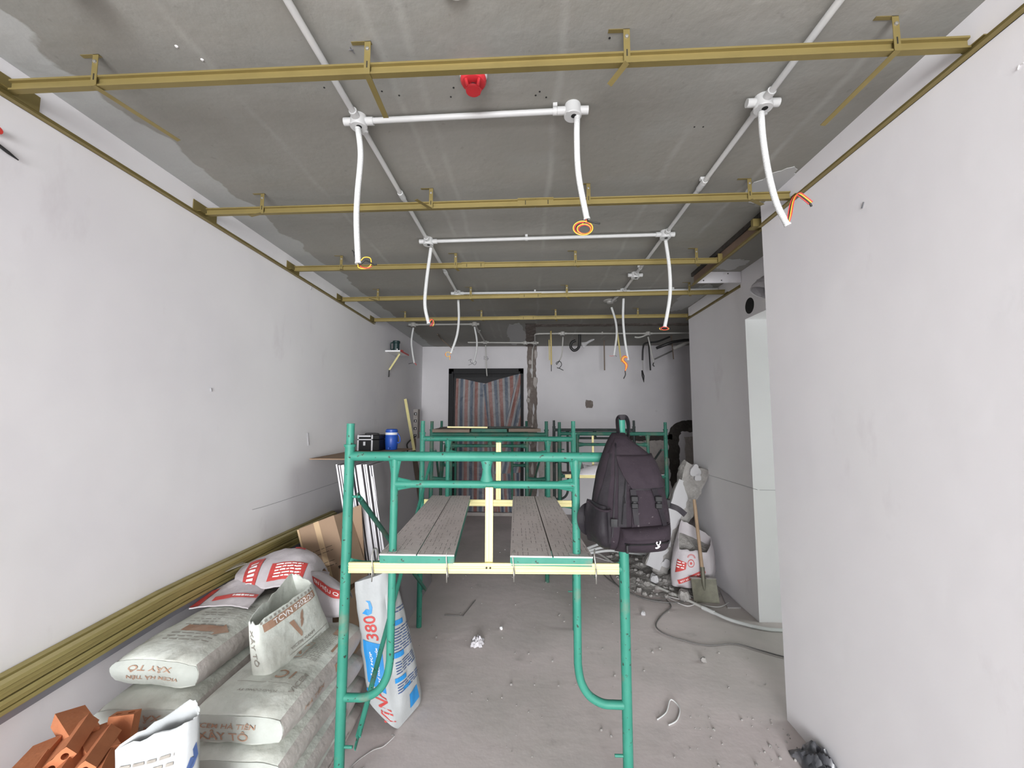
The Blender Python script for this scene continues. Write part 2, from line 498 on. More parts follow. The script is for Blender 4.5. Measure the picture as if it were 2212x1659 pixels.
# ------------------------------------------------------------------ room shell
XL, XR, XF, YB, ZC = -1.955, 1.466, 1.94, 7.50, 3.036
Y0 = -6.0
struct('floor', MB().grid(lambda u, v: (-2.2 + 6.8 * u, -6.3 + 14.1 * v, 0.004 * nz((-2.2 + 6.8 * u, -6.3 + 14.1 * v, 0), 2.2)), 68, 160), 'floor', None, True)
struct('ceiling', MB().box((-2.2, Y0 - 0.2, ZC), (4.6, YB + 0.2, ZC + 0.2)), 'slab')
wl = struct('wall_left', MB().box((XL - 0.2, Y0 - 0.2, -0.01), (XL, YB + 0.2, ZC)), 'plaster')
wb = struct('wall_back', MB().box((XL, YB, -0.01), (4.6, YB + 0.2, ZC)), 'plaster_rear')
# the nearer part of the right-hand side is a thick block that ends short of the side passage
wr = struct('wall_right', MB().box((XR, Y0 - 0.2, -0.01), (XF, 2.53, ZC)), 'plaster')
# the further part, beyond the opening to the side room
wf = struct('wall_right_rear', MB().box((XF, 3.67, -0.01), (2.20, 4.93, ZC)).box((XF, 2.53, 2.585), (2.20, 3.67, ZC)), 'plaster')
struct('wall_side_room', MB().box((4.4, -3.2, -0.01), (4.6, 2.1, ZC)).box((4.4, 3.7, -0.01), (4.6, 4.93, ZC)).box((4.4, 2.1, -0.01), (4.6, 3.7, 0.8)).box((4.4, 2.1, 2.3), (4.6, 3.7, ZC)), 'plaster')  # opening on the far side added along with the fill lamp
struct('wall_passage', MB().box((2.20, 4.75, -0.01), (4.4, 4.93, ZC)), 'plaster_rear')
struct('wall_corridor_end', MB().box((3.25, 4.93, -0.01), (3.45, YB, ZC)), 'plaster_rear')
# window wall behind the viewer: balcony opening and side-room window, with frames
struct('wall_front', MB().box((XL, Y0 - 0.2, 2.72), (XF, Y0, ZC)).box((XL, Y0 - 0.2, -0.01), (-1.88, Y0, 2.72)).box((1.38, Y0 - 0.2, -0.01), (XR, Y0, 2.72)), 'plaster')
Y1 = -3.0
struct('wall_front_side_room', MB().box((XF, Y1 - 0.2, 2.72), (4.4, Y1, ZC)).box((XF, Y1 - 0.2, -0.01), (2.15, Y1, 2.72)).box((3.85, Y1 - 0.2, -0.01), (4.4, Y1, 2.72)), 'plaster')
def window_frame(name, x0, x1, z0, z1, bars, Y0=Y0):
    b = MB()
    for xa, xb in ((x0, x0 + 0.05), (x1 - 0.05, x1)):
        b.box((xa, Y0 - 0.16, z0), (xb, Y0 - 0.10, z1))
    b.box((x0, Y0 - 0.16, z0), (x1, Y0 - 0.10, z0 + 0.05)).box((x0, Y0 - 0.16, z1 - 0.05), (x1, Y0 - 0.10, z1))
    for x in bars:
        b.box((x - 0.03, Y0 - 0.16, z0), (x + 0.03, Y0 - 0.10, z1))
    return struct(name, b, 'aluminium')
window_frame('window_1', -1.88, 1.38, 0.0, 2.72, (-0.25,))
window_frame('window_2', 2.15, 3.85, 0.0, 2.72, (3.0,), Y1)

def jag(p, amp, s, seed):
    return amp * nz(p, s, seed) + amp * 0.5 * nz(p, s * 3.1, seed + 4)

def rough_strip(name, m, a, b, w0, w1, nrm, th=0.012, seed=1.0, n=70, amp=0.03, parent=None):
    """Ragged strip from a to b on a surface: w0/w1 widths to either side, proud by th along nrm."""
    a, b, nrm = Vector(a), Vector(b), Vector(nrm)
    t = (b - a).normalized()
    s = nrm.cross(t).normalized()
    def fn(u, v):
        p = a + (b - a) * u
        e0 = -w0 + jag(p, amp, 5, seed)
        e1 = w1 + jag(p, amp, 5, seed + 9)
        q = p + s * (e0 + (e1 - e0) * v)
        inner = 1 if 0.01 < v < 0.99 else 0
        return q + nrm * (inner * th * (0.7 + 0.8 * nz(q, 16, seed)) - (0 if inner else 0.003))
    o = MB().grid(fn, n, 8).build(name, m, parent, 40)
    o['kind'] = 'structure'
    return o
# scars of a removed partition: up the back wall, along the ceiling and across it
rough_strip('trim_1', 'mortar', (0.075, YB, 0.0), (0.075, YB, ZC), 0.10, 0.085, (0, -1, 0), 0.014, 1.0, 110, 0.022)['label'] = 'rough dark mortar scar running up the rear wall beside the door'
scar = bpy.data.objects['trim_1']
r_ = random.Random(31)
for k in range(16):
    z = 0.25 + 0.175 * k + 0.05 * r_.random()
    x = -0.005 + 0.10 * r_.random() if k % 3 else 0.14 * r_.random() + 0.02
    w, h = 0.018 + 0.022 * r_.random(), 0.045 + 0.075 * r_.random()
    ring = []
    for q in range(14):
        a = 2 * PI * q / 14
        d = 1 + 0.5 * nz((math.cos(a), math.sin(a), k), 1.5, 3)
        ring.append((x + w * d * math.cos(a), z + h * d * math.sin(a)))
    MB().loft([[(a, YB, b_) for a, b_ in ring], [(x + (a - x) * 0.8, YB - 0.026, z + (b_ - z) * 0.85) for a, b_ in ring]]).build('mortar_lump', 'skim' if k % 4 == 1 else 'mortar_light', scar, 30)
rough_strip('trim_2', 'mortar', (0.06, 5.68, ZC), (0.06, YB, ZC), 0.10, 0.08, (0, 0, -1), 0.010, 3.0, 70, 0.02)['label'] = 'dark mortar scar on the ceiling running to the rear wall'
rough_strip('trim_3', 'mortar', (-0.02, 5.80, ZC), (3.2, 5.80, ZC), 0.10, 0.08, (0, 0, -1), 0.008, 5.0, 90, 0.02)['label'] = 'dark mortar scar across the ceiling before the rear wall'
def ceiling_patch(name, cx, cy, rx, ry, seed, m='overspray', z=ZC):
    n = 44
    ring = []
    for k in range(n):
        a = 2 * PI * k / n
        d = 1 + 0.45 * nz((math.cos(a), math.sin(a), seed), 1.6, seed) + 0.22 * nz((math.cos(a), math.sin(a), seed), 6, seed)
        ring.append((cx + rx * d * math.cos(a), cy + ry * d * math.sin(a)))
    o = MB().loft([[(x, y, z + 0.002) for x, y in ring], [(x, y, z - 0.003) for x, y in ring]]).build(name, m)
    o['kind'] = 'structure'
    o['label'] = 'pale skim patch on the concrete ceiling'
    return o
pp = [(-0.176, 6.345, 3.036), (1.343, 2.322, 3.036), (1.888, 3.683, 3.036), (-1.685, 5.392, 3.036), (-1.745, 5.809, 3.036)]
ceiling_patch('trim_4', pp[0][0], pp[0][1] + 0.15, 0.17, 0.75, 2.0)
ceiling_patch('trim_5', 1.40, pp[1][1], 0.10, 0.16, 4.0)
ceiling_patch('trim_6', 1.76, 3.52, 0.15, 0.13, 6.0)
ceiling_patch('trim_7', -1.72, 5.6, 0.10, 0.16, 8.0)
ceiling_patch('trim_8', 1.80, 4.55, 0.13, 0.45, 11.0)

# chased recess seams and bare brick panel low on the back wall, right
def wall_ribbon(name, m, pts, w, seed, y=YB, label=None):
    pts = bezier(pts, 12)
    L, Rr = [], []
    for i, p in enumerate(pts):
        t = (pts[min(i + 1, len(pts) - 1)] - pts[max(i - 1, 0)]).normalized()
        s = Vector((t.z, 0, -t.x))
        L.append(p + s * (w + jag(p, 0.035, 7, seed)))
        Rr.append(p - s * (w + jag(p, 0.035, 7, seed + 5)))
    b = MB()
    n = len(pts)
    vs = [(*q.xz, 0) for q in L] + [(*q.xz, 0) for q in Rr]
    fr = [(x, y - 0.010, z) for x, z, _ in vs]
    bk = [(x, y + 0.002, z) for x, z, _ in vs]
    b.add(fr, [(i, i + 1, n + i + 1, n + i) for i in range(n - 1)])
    b.add(fr + bk, [(i, i + 1, 2 * n + i + 1, 2 * n + i) for i in range(n - 1)] + [(n + i, n + i + 1, 3 * n + i + 1, 3 * n + i) for i in range(n - 1)])
    o = b.build(name, m)
    o['kind'] = 'structure'
    if label:
        o['label'] = label
    return o
wall_ribbon('trim_9', 'damp', [(2.987, 7.500, 1.576), (2.807, 7.500, 1.567), (2.675, 7.500, 1.534), (2.613, 7.500, 1.369), (2.616, 7.500, 0.959), (2.646, 7.500, 0.626), (2.670, 7.500, 0.112)], 0.095, 2.0, label='dark damp patch chased around a pale panel on the rear wall')
wall_ribbon('trim_10', 'damp', [(1.817, 7.500, 1.374), (2.079, 7.500, 1.342), (2.367, 7.500, 1.376), (2.588, 7.500, 1.369)], 0.05, 3.0, label='dark damp seam running level on the rear wall')
def wall_panel(name, m, x0, x1, z0, z1, seed, label):
    n = 24
    def fn(u, v):
        x = x0 + (x1 - x0) * u
        z = z0 + (z1 - z0) * v
        e = 0.02
        if u in (0, 1):
            x += jag((x, 0, z), e, 7, seed)
        if v in (0, 1):
            z += jag((x, 0, z), e, 7, seed + 3)
        return (x, YB - 0.006 - 0.006 * (0.5 + nz((x, 0, z), 14, seed)) * (0 < u < 1) * (0 < v < 1), z)
    o = MB().grid(fn, n, n).build(name, m, None, 40)
    o['kind'] = 'structure'
    o['label'] = label
    return o
wall_panel('trim_11', 'mortar_light', 1.72, 2.50, 0.0, 1.36, 1.0, 'streaky grey unpainted panel low on the rear wall')
wall_panel('trim_12', 'mortar_light', 2.80, 3.2, 0.0, 1.38, 2.0, 'streaky grey unpainted panel in the dark rear corner')
wall_panel('trim_13', 'mortar_light', 0.19, 0.62, 0.0, 1.30, 6.0, 'grey unpainted panel low beside the mortar scar')
# knocked-out square hole
hb = MB()
hc = (1.12, 1.965)
ring = []
for k in range(20):
    a = 2 * PI * k / 20
    d = 0.068 / max(abs(math.cos(a)), abs(math.sin(a))) * (1 + 0.25 * nz((math.cos(a), math.sin(a), 3), 3))
    ring.append((hc[0] + d * math.cos(a), hc[1] + d * math.sin(a)))
hb.loft([[(x, YB + 0.002, z) for x, z in ring], [(x, YB - 0.008, z) for x, z in ring]])
o = hb.build('trim_14', 'mortar')
o['kind'] = 'structure'
o['label'] = 'small square hole knocked into the rear wall'

# pencil writing and chalk lines on the walls (flat marks)
def scribble(parent, name, strokes, r=0.004, m='pencil'):
    b = MB()
    for s in strokes:
        b.tube(bezier(s, 5), r, 5)
    return b.build(name, m, parent)
scribble(wb, 'handwriting', [[(-1.092, 7.498, 2.771), (-1.041, 7.498, 2.797), (-1.057, 7.498, 2.745), (-1.023, 7.498, 2.719), (-1.091, 7.498, 2.685)], [(-0.989, 7.498, 2.762), (-1.014, 7.498, 2.719), (-0.971, 7.498, 2.693), (-0.945, 7.498, 2.745), (-0.989, 7.498, 2.771)]])
scribble(wb, 'handwriting', [[(-0.800, 7.498, 2.856), (-0.800, 7.498, 2.787)], [(-0.731, 7.498, 2.830), (-0.774, 7.498, 2.848), (-0.765, 7.498, 2.804), (-0.722, 7.498, 2.813), (-0.748, 7.498, 2.778), (-0.782, 7.498, 2.796)]])
scribble(wl, 'chalk_line', [[(-1.953, 2.902, 1.054), (-1.953, 3.200, 1.046), (-1.953, 4.383, 1.048)]], 0.0016, 'pencil_soft')
scribble(wf, "chalk_line", [[(1.938, 4.720, 1.102), (1.938, 4.133, 1.103), (1.938, 3.600, 1.105)], [(1.994, 3.668, 1.093), (2.185, 3.668, 1.091)]], 0.0018, 'pencil_soft')
scribble(wr, 'pencil_mark', [[(1.464, 1.767, 2.642), (1.464, 1.779, 2.619)]], 0.003)
scribble(wr, 'pencil_mark', [[(1.464, 1.196, 2.740), (1.464, 1.191, 2.751), (1.464, 1.180, 2.747)]], 0.0015, 'print_white')
for pts in ([(-1.953, 2.449, 1.886), (-1.953, 2.455, 1.864)], [(-1.953, 3.546, 2.883), (-1.953, 3.541, 2.856)], [(-1.953, 3.590, 1.572), (-1.953, 3.615, 1.461)]):
    scribble(wl, 'smudge', [pts], 0.006, 'pencil_soft')

# round vent hole and flexible duct mouth over the opening
d = MB().lathe((XF + 0.001, 3.585, 2.686), [(0.070, -0.02), (0.070, 0.003), (0.066, 0.005), (0.0, 0.005)], 28, (-1, 0, 0)).build('vent_hole', 'hole', wf, 30)

# door at the back: black steel frame, dark leaf, striped tarpaulin and clear film taped over it
dx0, dx1, dz = -1.444, -0.072, 2.615
door = struct('door_1', MB().box((dx0, 7.43, 0), (dx0 + 0.09, YB, dz)).box((dx1 - 0.09, 7.43, 0), (dx1, YB, dz)).box((dx0, 7.43, dz - 0.095), (dx1, YB, dz)), 'black', 'black steel door frame in the rear wall')
MB().box((dx0 + 0.09, 7.475, 0.0), (dx1 - 0.09, YB, dz - 0.095)).build('door_leaf', 'black', door)
MB().box((dx0 + 0.06, 7.40, 0.0), (dx0 + 0.09, 7.44, dz - 0.06)).box((dx1 - 0.09, 7.40, 0.0), (dx1 - 0.06, 7.44, dz - 0.06)).build('door_stop', 'black', door)
MB().box((dx0 + 0.0, 7.34, 0.0), (dx1, 7.46, 0.055)).build('door_sill', 'mortar_light', door)

def tarp_mat():
    m = mat('striped_tarpaulin', (0.5, 0.5, 0.5), 0.42, bump=(9, 0.5, 0.03), spec=0.3)
    nt = m.node_tree
    uv = nd(nt, 'ShaderNodeUVMap')
    sep = nd(nt, 'ShaderNodeSeparateXYZ')
    nt.links.new(uv.outputs[0], sep.inputs[0])
    fr = nd(nt, 'ShaderNodeMath', operation='FRACT')
    nt.links.new(sep.outputs[0], fr.inputs[0])
    cr = nd(nt, 'ShaderNodeValToRGB')
    cr.color_ramp.interpolation = 'CONSTANT'
    e = cr.color_ramp.elements
    red, blue, pale = (0.19, 0.075, 0.06, 1), (0.055, 0.075, 0.11, 1), (0.20, 0.195, 0.20, 1)
    e[0].position, e[0].color = 0.0, blue
    e[1].position, e[1].color = 0.30, pale
    for p, c in ((0.48, red), (0.80, pale)):
        x = e.new(p)
        x.color = c
    nt.links.new(fr.outputs[0], cr.inputs[0])
    nt.links.new(cr.outputs[0], nt.nodes['Principled BSDF'].inputs['Base Color'])
    return m
M['tarp'] = tarp_mat()
tp = thing('tarpaulin', (-0.75, 7.40, 0.06), 'red, blue and white striped tarpaulin hung over the black rear door', 'tarpaulin')
def tarp_piece(name, fn, uvfn, nu, nv):
    b = MB().grid(fn, nu, nv)
    ob = b.build(name, 'tarp', tp, True, fix=False)
    uvl = ob.data.uv_layers.new(name='UVMap')
    for poly in ob.data.polygons:
        for li in poly.loop_indices:
            vi = ob.data.loops[li].vertex_index
            uvl.data[li].uv = uvfn((vi % (nu + 1)) / nu, (vi // (nu + 1)) / nv)
    return ob
def tl(u, v):
    x0, x1 = -1.31 + 0.06 * max(0, v - 0.8), -0.52
    x = x0 + (x1 - x0) * u
    top = 2.43 - 0.02 * u - 0.12 * math.sin(PI * min(1, u * 0.9)) * u * 1.0
    z = 0.06 + (top - 0.06) * v
    return (x, 7.390 + 0.004 * math.sin(u * 19 + 1.5 * v) + 0.010 * nz((x, 0, z), 2.6, 2.0), z)
tarp_piece('left_sheet', tl, lambda u, v: (u * 4.35 + 0.55, v), 60, 40)
def tr(u, v):
    xa, xb = -0.80 + 0.28 * (1 - v), -0.13
    x = xa + (xb - xa) * u
    top = 2.31 + 0.20 * u ** 0.8
    z = 0.06 + (top - 0.06) * v
    return (x, 7.368 + 0.004 * math.sin(u * 17 + 3 * v) + 0.010 * nz((x, 0, z), 2.6, 8.0), z)
tarp_piece('right_sheet', tr, lambda u, v: (u * 3.4 + 0.05 + 0.5 * (1 - v) * (1 - u), v), 60, 40)
def tq(u, v):
    z = 0.75 + (2.50 - 0.75) * v
    xa = -0.60 + (z - 0.75) * 0.235
    return (xa + (-0.125 - xa) * u, 7.352 + 0.003 * math.sin(u * 9) + 0.008 * nz((u, 0, z), 2.6, 14.0), z - 0.03 * (1 - u))
tarp_piece('corner_sheet', tq, lambda u, v: (0.25 + (0.475 - 0.41 * v) * u * 5.2, v), 40, 40)
MB().grid(lambda u, v: (-1.345 + 1.17 * u, 7.330 + 0.02 * nz((u * 4, v * 5, 1), 1.7), 0.07 + (2.44 - 0.07) * v), 30, 40).build('clear_film', 'film', tp, True)

# plasterboard box-in under the slab beside the passage
bh = thing('bulkhead_box', (1.55, 3.0, 2.93), 'brown-backed plasterboard bulkhead hung under the ceiling by the passage', 'bulkhead')
MB().box((1.520, 2.53, 2.935), (1.536, 3.71, 3.034)).build('side_board', 'paper_brown', bh)
MB().box((1.505, 2.53, 3.0), (1.52, 3.73, 3.034)).build('top_batten', 'damp', bh)
MB().box((1.536, 3.695, 2.932), (1.935, 3.712, 3.033)).build('end_board', 'gypsum', bh)
for x, z in ((1.60, 2.953), (1.76, 2.953), (1.82, 3.015)):
    MB().lathe((x, 3.694, z), [(0.006, 0.0), (0.005, 0.003), (0.0, 0.003)], 8, (0, -1, 0)).build('screw', 'black_soft', bh)

# ------------------------------------------------------------------ furring channels under the slab
ZG = 2.935
CH = [(0.0, -0.021), (0.013, -0.021), (0.013, -0.014), (0.003, -0.012), (0.003, 0.012), (0.013, 0.014), (0.013, 0.021), (0.0, 0.021), (-0.010, 0.021), (-0.010, -0.021)]
RAILS = [
    # left end, right end, hanger x positions with tail (dx, dy, dz), splice x range, label
    ((-1.925, 1.364), (1.455, 1.313), [(-1.5870, 0.10, 0.26, -0.03), (-0.5650, 0.0, 0.20, -0.01), (0.3420, -0.05, 0.06, -0.03), (1.2230, -0.05, 0.28, -0.05)], None, 'gold ceiling channel nearest the viewer with long bent hanger tails'),
    ((-1.925, 2.302), (1.455, 2.237), [(-1.5750, -0.09, 0.03, 0.0), (-0.5580, -0.06, -0.10, 0.0), (0.3480, -0.02, 0.05, 0.0), (1.2360, 0.10, 0.06, 0.0)], [-0.0550, 0.1500], 'second gold ceiling channel from the viewer, crossing behind the first junction boxes'),
    ((-1.925, 3.238), (1.515, 3.178), [(-1.5270, 0.02, -0.03, 0.0), (-0.5790, 0.02, 0.04, -0.01), (0.3830, 0.03, 0.03, 0.0), (1.3250, 0.04, 0.06, 0.0)], [-0.5300, -0.3450], 'middle gold ceiling channel that ends at the brown bulkhead'),
    ((-1.925, 4.116), (1.925, 3.988), [(-1.5440, -0.06, -0.08, 0.0), (-0.5750, 0.02, 0.05, -0.01), (0.3950, 0.03, 0.05, -0.01), (1.5860, 0.03, 0.05, 0.0)], [-0.0790, 0.1420], 'fourth gold ceiling channel, running beneath a white conduit'),
    ((-1.925, 5.006), (1.925, 4.915), [(-1.5280, 0.03, 0.05, 0.0), (-0.5680, 0.03, 0.06, 0.0), (0.3450, 0.02, 0.05, -0.01), (1.3340, 0.03, 0.05, 0.0)], [-0.0920, 0.1010], 'gold ceiling channel furthest from the viewer, nearest the door'),
]
def bent_strap(b, x, y, z0, z1, tail, w=0.011, th=0.0018):
    """Perforated hanger strap: foot on the slab, drop to the channel, bent tail."""
    b.box((x - w - 0.05, y - 0.016, z1 - th), (x + w, y - 0.002, z1))
    b.box((x - w, y - 0.016, z0), (x + w, y - 0.0145, z1))
    a = Vector((x, y - 0.015, z0 + 0.002))
    e = a + Vector(tail)
    d = (e - a).normalized()
    s = Vector((0, 0, 1)).cross(d).normalized() * w
    n = d.cross(s).normalized() * th
    b.add([a - s, a + s, e + s, e - s, a - s - n, a + s - n, e + s - n, e - s - n], [(0, 1, 2, 3), (7, 6, 5, 4), (0, 4, 5, 1), (1, 5, 6, 2), (2, 6, 7, 3), (3, 7, 4, 0)])
for i, (pl, pr, hangers, splice, label) in enumerate(RAILS):
    a, c = Vector((pl[0], pl[1], ZG)), Vector((pr[0], pr[1], ZG))
    t = thing('ceiling_channel', ((a.x + c.x) / 2, (a.y + c.y) / 2, ZG - 0.02), label, 'ceiling channel', 'gold furring channels under the slab')
    yat = lambda x: a.y + (c.y - a.y) * (x - a.x) / (c.x - a.x)
    if splice:
        m1 = (splice[0] + splice[1]) / 2
        p1 = Vector((m1, yat(m1), ZG))
        for q0, q1 in ((a, p1 - Vector((0.003, 0, 0))), (p1 + Vector((0.003, 0, 0)), c)):
            MB().prism(CH, q0, q1).build('rail', 'gold', t)
        s0, s1 = Vector((splice[0], yat(splice[0]) - 0.006, ZG)), Vector((splice[1], yat(splice[1]) - 0.006, ZG))
        sp = MB().prism([(-0.003, -0.024), (0.011, -0.024), (0.011, -0.017), (0.003, -0.015), (0.003, 0.015), (0.011, 0.017), (0.011, 0.024), (-0.003, 0.024)], s0, s1).build('splice_sleeve', 'gold', t)
        for f in (0.22, 0.85):
            q = s0.lerp(s1, f)
            MB().box((q.x - 0.002, q.y - 0.0035, ZG - 0.018), (q.x + 0.002, q.y - 0.0005, ZG + 0.018)).build('slot', 'seam', sp)
    else:
        MB().prism(CH, a, c).build('rail', 'gold', t)
    for x, dx, dy, dzz in hangers:
        b = MB()
        y = yat(x)
        bent_strap(b, x, y, ZG - 0.024, ZC, (dx, dy, dzz))
        h = b.build('hanger_strap', 'gold', t)
        MB().lathe((x, y - 0.016, ZC - 0.030), [(0.007, 0), (0.006, 0.004), (0.0, 0.005)], 10, (0, -1, 0)).build('screw', 'steel', h)
        MB().box((x - 0.002, y - 0.0172, ZG + 0.0), (x + 0.002, y - 0.0158, ZG + 0.024)).build('slot', 'seam', h)
    for e, sgn in ((a, 1), (c, -1)):
        if i == 2 and sgn < 0:
            MB().box((e.x - 0.03, e.y - 0.022, ZG - 0.022), (e.x + 0.004, e.y - 0.017, ZG + 0.05)).build('end_bracket', 'gold', t)
            continue
        b = MB()
        b.box((min(e.x, e.x - sgn * 0.028), e.y - 0.05, ZG - 0.015), (max(e.x, e.x - sgn * 0.028), e.y + 0.02, ZG - 0.011))
        b.box((min(e.x - sgn * 0.028, e.x - sgn * 0.024), e.y - 0.075, ZG - 0.018), (max(e.x - sgn * 0.028, e.x - sgn * 0.024), e.y + 0.105, ZG + 0.045))
        b.build('end_bracket', 'gold', t)

# perimeter wall angles
def angle(name, a, c, side, label, m='gold'):
    """L section from a to c; side = horizontal unit vector pointing into the room."""
    a, c, s = Vector(a), Vector(c), Vector(side)
    b = MB()
    up = Vector((0, 0, 1))
    for u0, u1, z0, z1 in ((0, 0.003, -0.020, 0.008), (0, 0.024, -0.020, -0.0175)):
        ring = [[p + s * x + up * z for x, z in ((u0, z0), (u1, z0), (u1, z1), (u0, z1))] for p in (a, c)]
        b.loft(ring)
    return tag(b.build(name, m), label, 'wall angle', 'gold perimeter angles')
angle('wall_angle', (XL + 0.001, -5.9, ZG - 0.022), (XL + 0.001, 5.06, ZG - 0.022), (1, 0, 0), 'long gold angle fixed level along the left wall')
angle('wall_angle', (XR - 0.001, -5.9, ZG - 0.022), (XR - 0.001, 2.53, ZG - 0.022), (-1, 0, 0), 'gold angle along the nearer right wall')
angle('wall_angle', (1.512, 2.54, ZG - 0.008), (1.512, 3.715, ZG - 0.008), (-1, 0, 0), 'gold angle edging the bottom of the brown bulkhead')
angle('wall_angle', (XF - 0.001, 3.72, ZG - 0.022), (XF - 0.001, 4.96, ZG - 0.022), (-1, 0, 0), 'short gold angle on the wall past the passage opening')
o = MB().box((1.44, 2.575, 2.935), (1.53, 2.60, 2.975)).box((1.44, 2.575, 2.925), (1.53, 2.635, 2.935)).build('corner_bracket', 'gold')
tag(o, 'gold corner bracket where the bulkhead meets the wall end', 'bracket')

# ------------------------------------------------------------------ conduit system on the slab
ZP = 3.012
PR = 0.0125
def v3(p, z=ZP):
    return Vector((p[0], p[1], z))
BX = dict(a1=(-0.745, 1.686), a2=(-0.735, 2.922), a3=(-0.734, 4.187), b1=(0.195, 1.655), c1=(0.981, 1.64), c2=(0.984, 2.865), c3=(0.987, 3.697), c4=(0.990, 4.181), c5=(0.938, 4.59),
          d1=(-1.596, 5.598), d2=(-0.736, 5.597), d3=(-0.729, 6.965), d4=(-0.034, 7.03), d5=(0.126, 7.035), e1=(0.541, 6.265), e2=(1.859, 6.306), a0=(-0.757, 0.95))
def conduit(pts, label, clips=(), couplers=(), m='pvc', r=PR):
    pts = [Vector(p) for p in pts]
    mid = pts[len(pts) // 2]
    t = thing('conduit', tuple(mid), label, 'conduit', 'white conduit runs on the slab')
    MB().tube(pts, r, 12).build('pipe', m, t, 40)
    for f in couplers:
        p = pts[0].lerp(pts[-1], f)
        d = (pts[-1] - pts[0]).normalized()
        b = MB().tube([p - d * 0.032, p - d * 0.024, p + d * 0.024, p + d * 0.032], r + 0.004, 12)
        b.build('coupler', m, t, 40)
    for f in clips:
        p = pts[0].lerp(pts[-1], f)
        d = (pts[-1] - pts[0]).normalized()
        s = Vector((-d.y, d.x, 0))
        b = MB().tube([p - d * 0.009, p + d * 0.009], r + 0.0035, 12)
        b.box((-0.009, -r - 0.012, -0.003), (0.009, r + 0.012, 0.012), Matrix.Translation(p + Vector((0, 0, 0.010))) @ d.to_track_quat('X', 'Z').to_matrix().to_4x4())
        b.build('clip', m, t, 40)
    return t
def between(a, b, ra=0.05, rb=0.05):
    p, q = v3(BX[a]), v3(BX[b])
    d = (q - p).normalized()
    return [p + d * ra, q - d * rb]
conduit(between('a0', 'a1'), 'white conduit on the ceiling from the near edge to the first left junction box')
conduit(between('a1', 'a2'), 'white conduit between the first and second left junction boxes', (), (0.49,))
conduit(between('a2', 'a3'), 'white conduit between the second and third left junction boxes', (), (0.52,))
conduit(between('a1', 'b1'), 'white cross conduit from the first left box to the middle box', (0.97,))
conduit(between('a2', 'c2'), 'white cross conduit joining the second left and right junction boxes', (0.42,))
conduit(between('a3', 'c4'), 'white cross conduit directly above the fourth gold channel', (0.47,))
conduit([(0.985, 0.95, ZP)] + between('c1', 'c1', 0, 0)[:0] + [(0.981, 1.59, ZP)], 'white conduit from the near ceiling edge to the first right junction box')
conduit(between('c1', 'c2'), 'white conduit between the first and second right junction boxes', (0.46,), (0.5,))
conduit(between('c2', 'c3'), 'white conduit between the second right box and the blank box', (0.83,))
conduit(between('c3', 'c4'), 'short white conduit from the blank box to the box over the fourth channel')
conduit(between('c4', 'c5'), 'short white conduit ending at the round cover plate')
conduit([v3(BX['c4']) + Vector((0.05, 0, 0)), (1.93, 4.13, ZP)], 'white conduit from the fourth-channel box to the right wall', (0.5,))
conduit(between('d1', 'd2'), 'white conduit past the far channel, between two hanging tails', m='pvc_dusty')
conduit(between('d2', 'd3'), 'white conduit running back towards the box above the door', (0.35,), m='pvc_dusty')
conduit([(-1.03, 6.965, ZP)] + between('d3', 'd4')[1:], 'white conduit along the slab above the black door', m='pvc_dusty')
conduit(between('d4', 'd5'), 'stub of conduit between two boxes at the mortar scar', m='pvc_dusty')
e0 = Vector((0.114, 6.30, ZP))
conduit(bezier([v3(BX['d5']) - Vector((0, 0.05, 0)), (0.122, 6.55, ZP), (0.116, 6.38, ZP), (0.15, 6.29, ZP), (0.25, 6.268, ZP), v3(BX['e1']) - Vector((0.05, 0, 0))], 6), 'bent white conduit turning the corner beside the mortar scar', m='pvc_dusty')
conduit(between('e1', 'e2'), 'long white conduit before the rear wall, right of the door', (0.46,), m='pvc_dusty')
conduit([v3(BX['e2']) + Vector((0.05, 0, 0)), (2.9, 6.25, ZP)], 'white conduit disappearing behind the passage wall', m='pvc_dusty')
conduit([(0.085, 7.485, 2.45), (0.085, 7.485, 2.75), (0.095, 7.47, 2.97), (0.115, 7.40, ZP), (0.126, 7.085, ZP)], 'conduit bending down the mortar scar beside the door', m='pvc_dusty')

def junction(key, dirs, label, m='pvc', lid=True, r=0.036, rot=0.0):
    x, y = BX[key]
    t = thing('junction_box', (x, y, ZC - 0.052), label, 'junction box', 'white conduit junction boxes')
    MB().lathe((x, y, ZC), [(r * 0.94, 0.0), (r, 0.012), (r, 0.040), (r * 0.96, 0.045), (0.0, 0.045)], 24, (0, 0, -1)).build('body', m, t, 40)
    for dx, dy in dirs:
        d = Vector((dx, dy, 0)).normalized()
        p = Vector((x, y, ZP))
        MB().tube([p + d * (r * 0.7), p + d * (r + 0.022), p + d * (r + 0.030)], 0.0175, 12).build('spout', m, t, 40)
    if lid:
        c = MB().lathe((x, y, ZC - 0.045), [(r * 1.04, 0.0), (r * 1.04, 0.005), (r * 0.97, 0.008), (0.0, 0.008)], 24, (0, 0, -1)).build('cover', m, t, 40)
        for sg in (-1, 1):
            MB().cyl((x + sg * r * 0.72, y + sg * r * 0.72, ZC - 0.0525), (x + sg * r * 0.72, y + sg * r * 0.72, ZC - 0.055), 0.006, n=10).build('screw_lug', m, c)
        MB().lathe((x + 0.004, y - 0.006, ZC - 0.0529), [(0.012, 0.0), (0.012, 0.0012), (0.0, 0.0012)], 14, (0, 0, -1)).build('cable_hole', 'hole', c)
    return t
N, S, E_, W_ = (0, 1), (0, -1), (1, 0), (-1, 0)
junction('a1', (N, S, E_, W_), 'white four-way junction box at the first left crossing')
junction('a2', (N, S, E_, W_), 'white junction box at the left end of the middle cross conduit')
junction('a3', (S, E_, W_), 'white junction box over the fourth channel, left side')
junction('b1', (E_, W_), 'white junction box with conduit looped over it, beside the red detector')
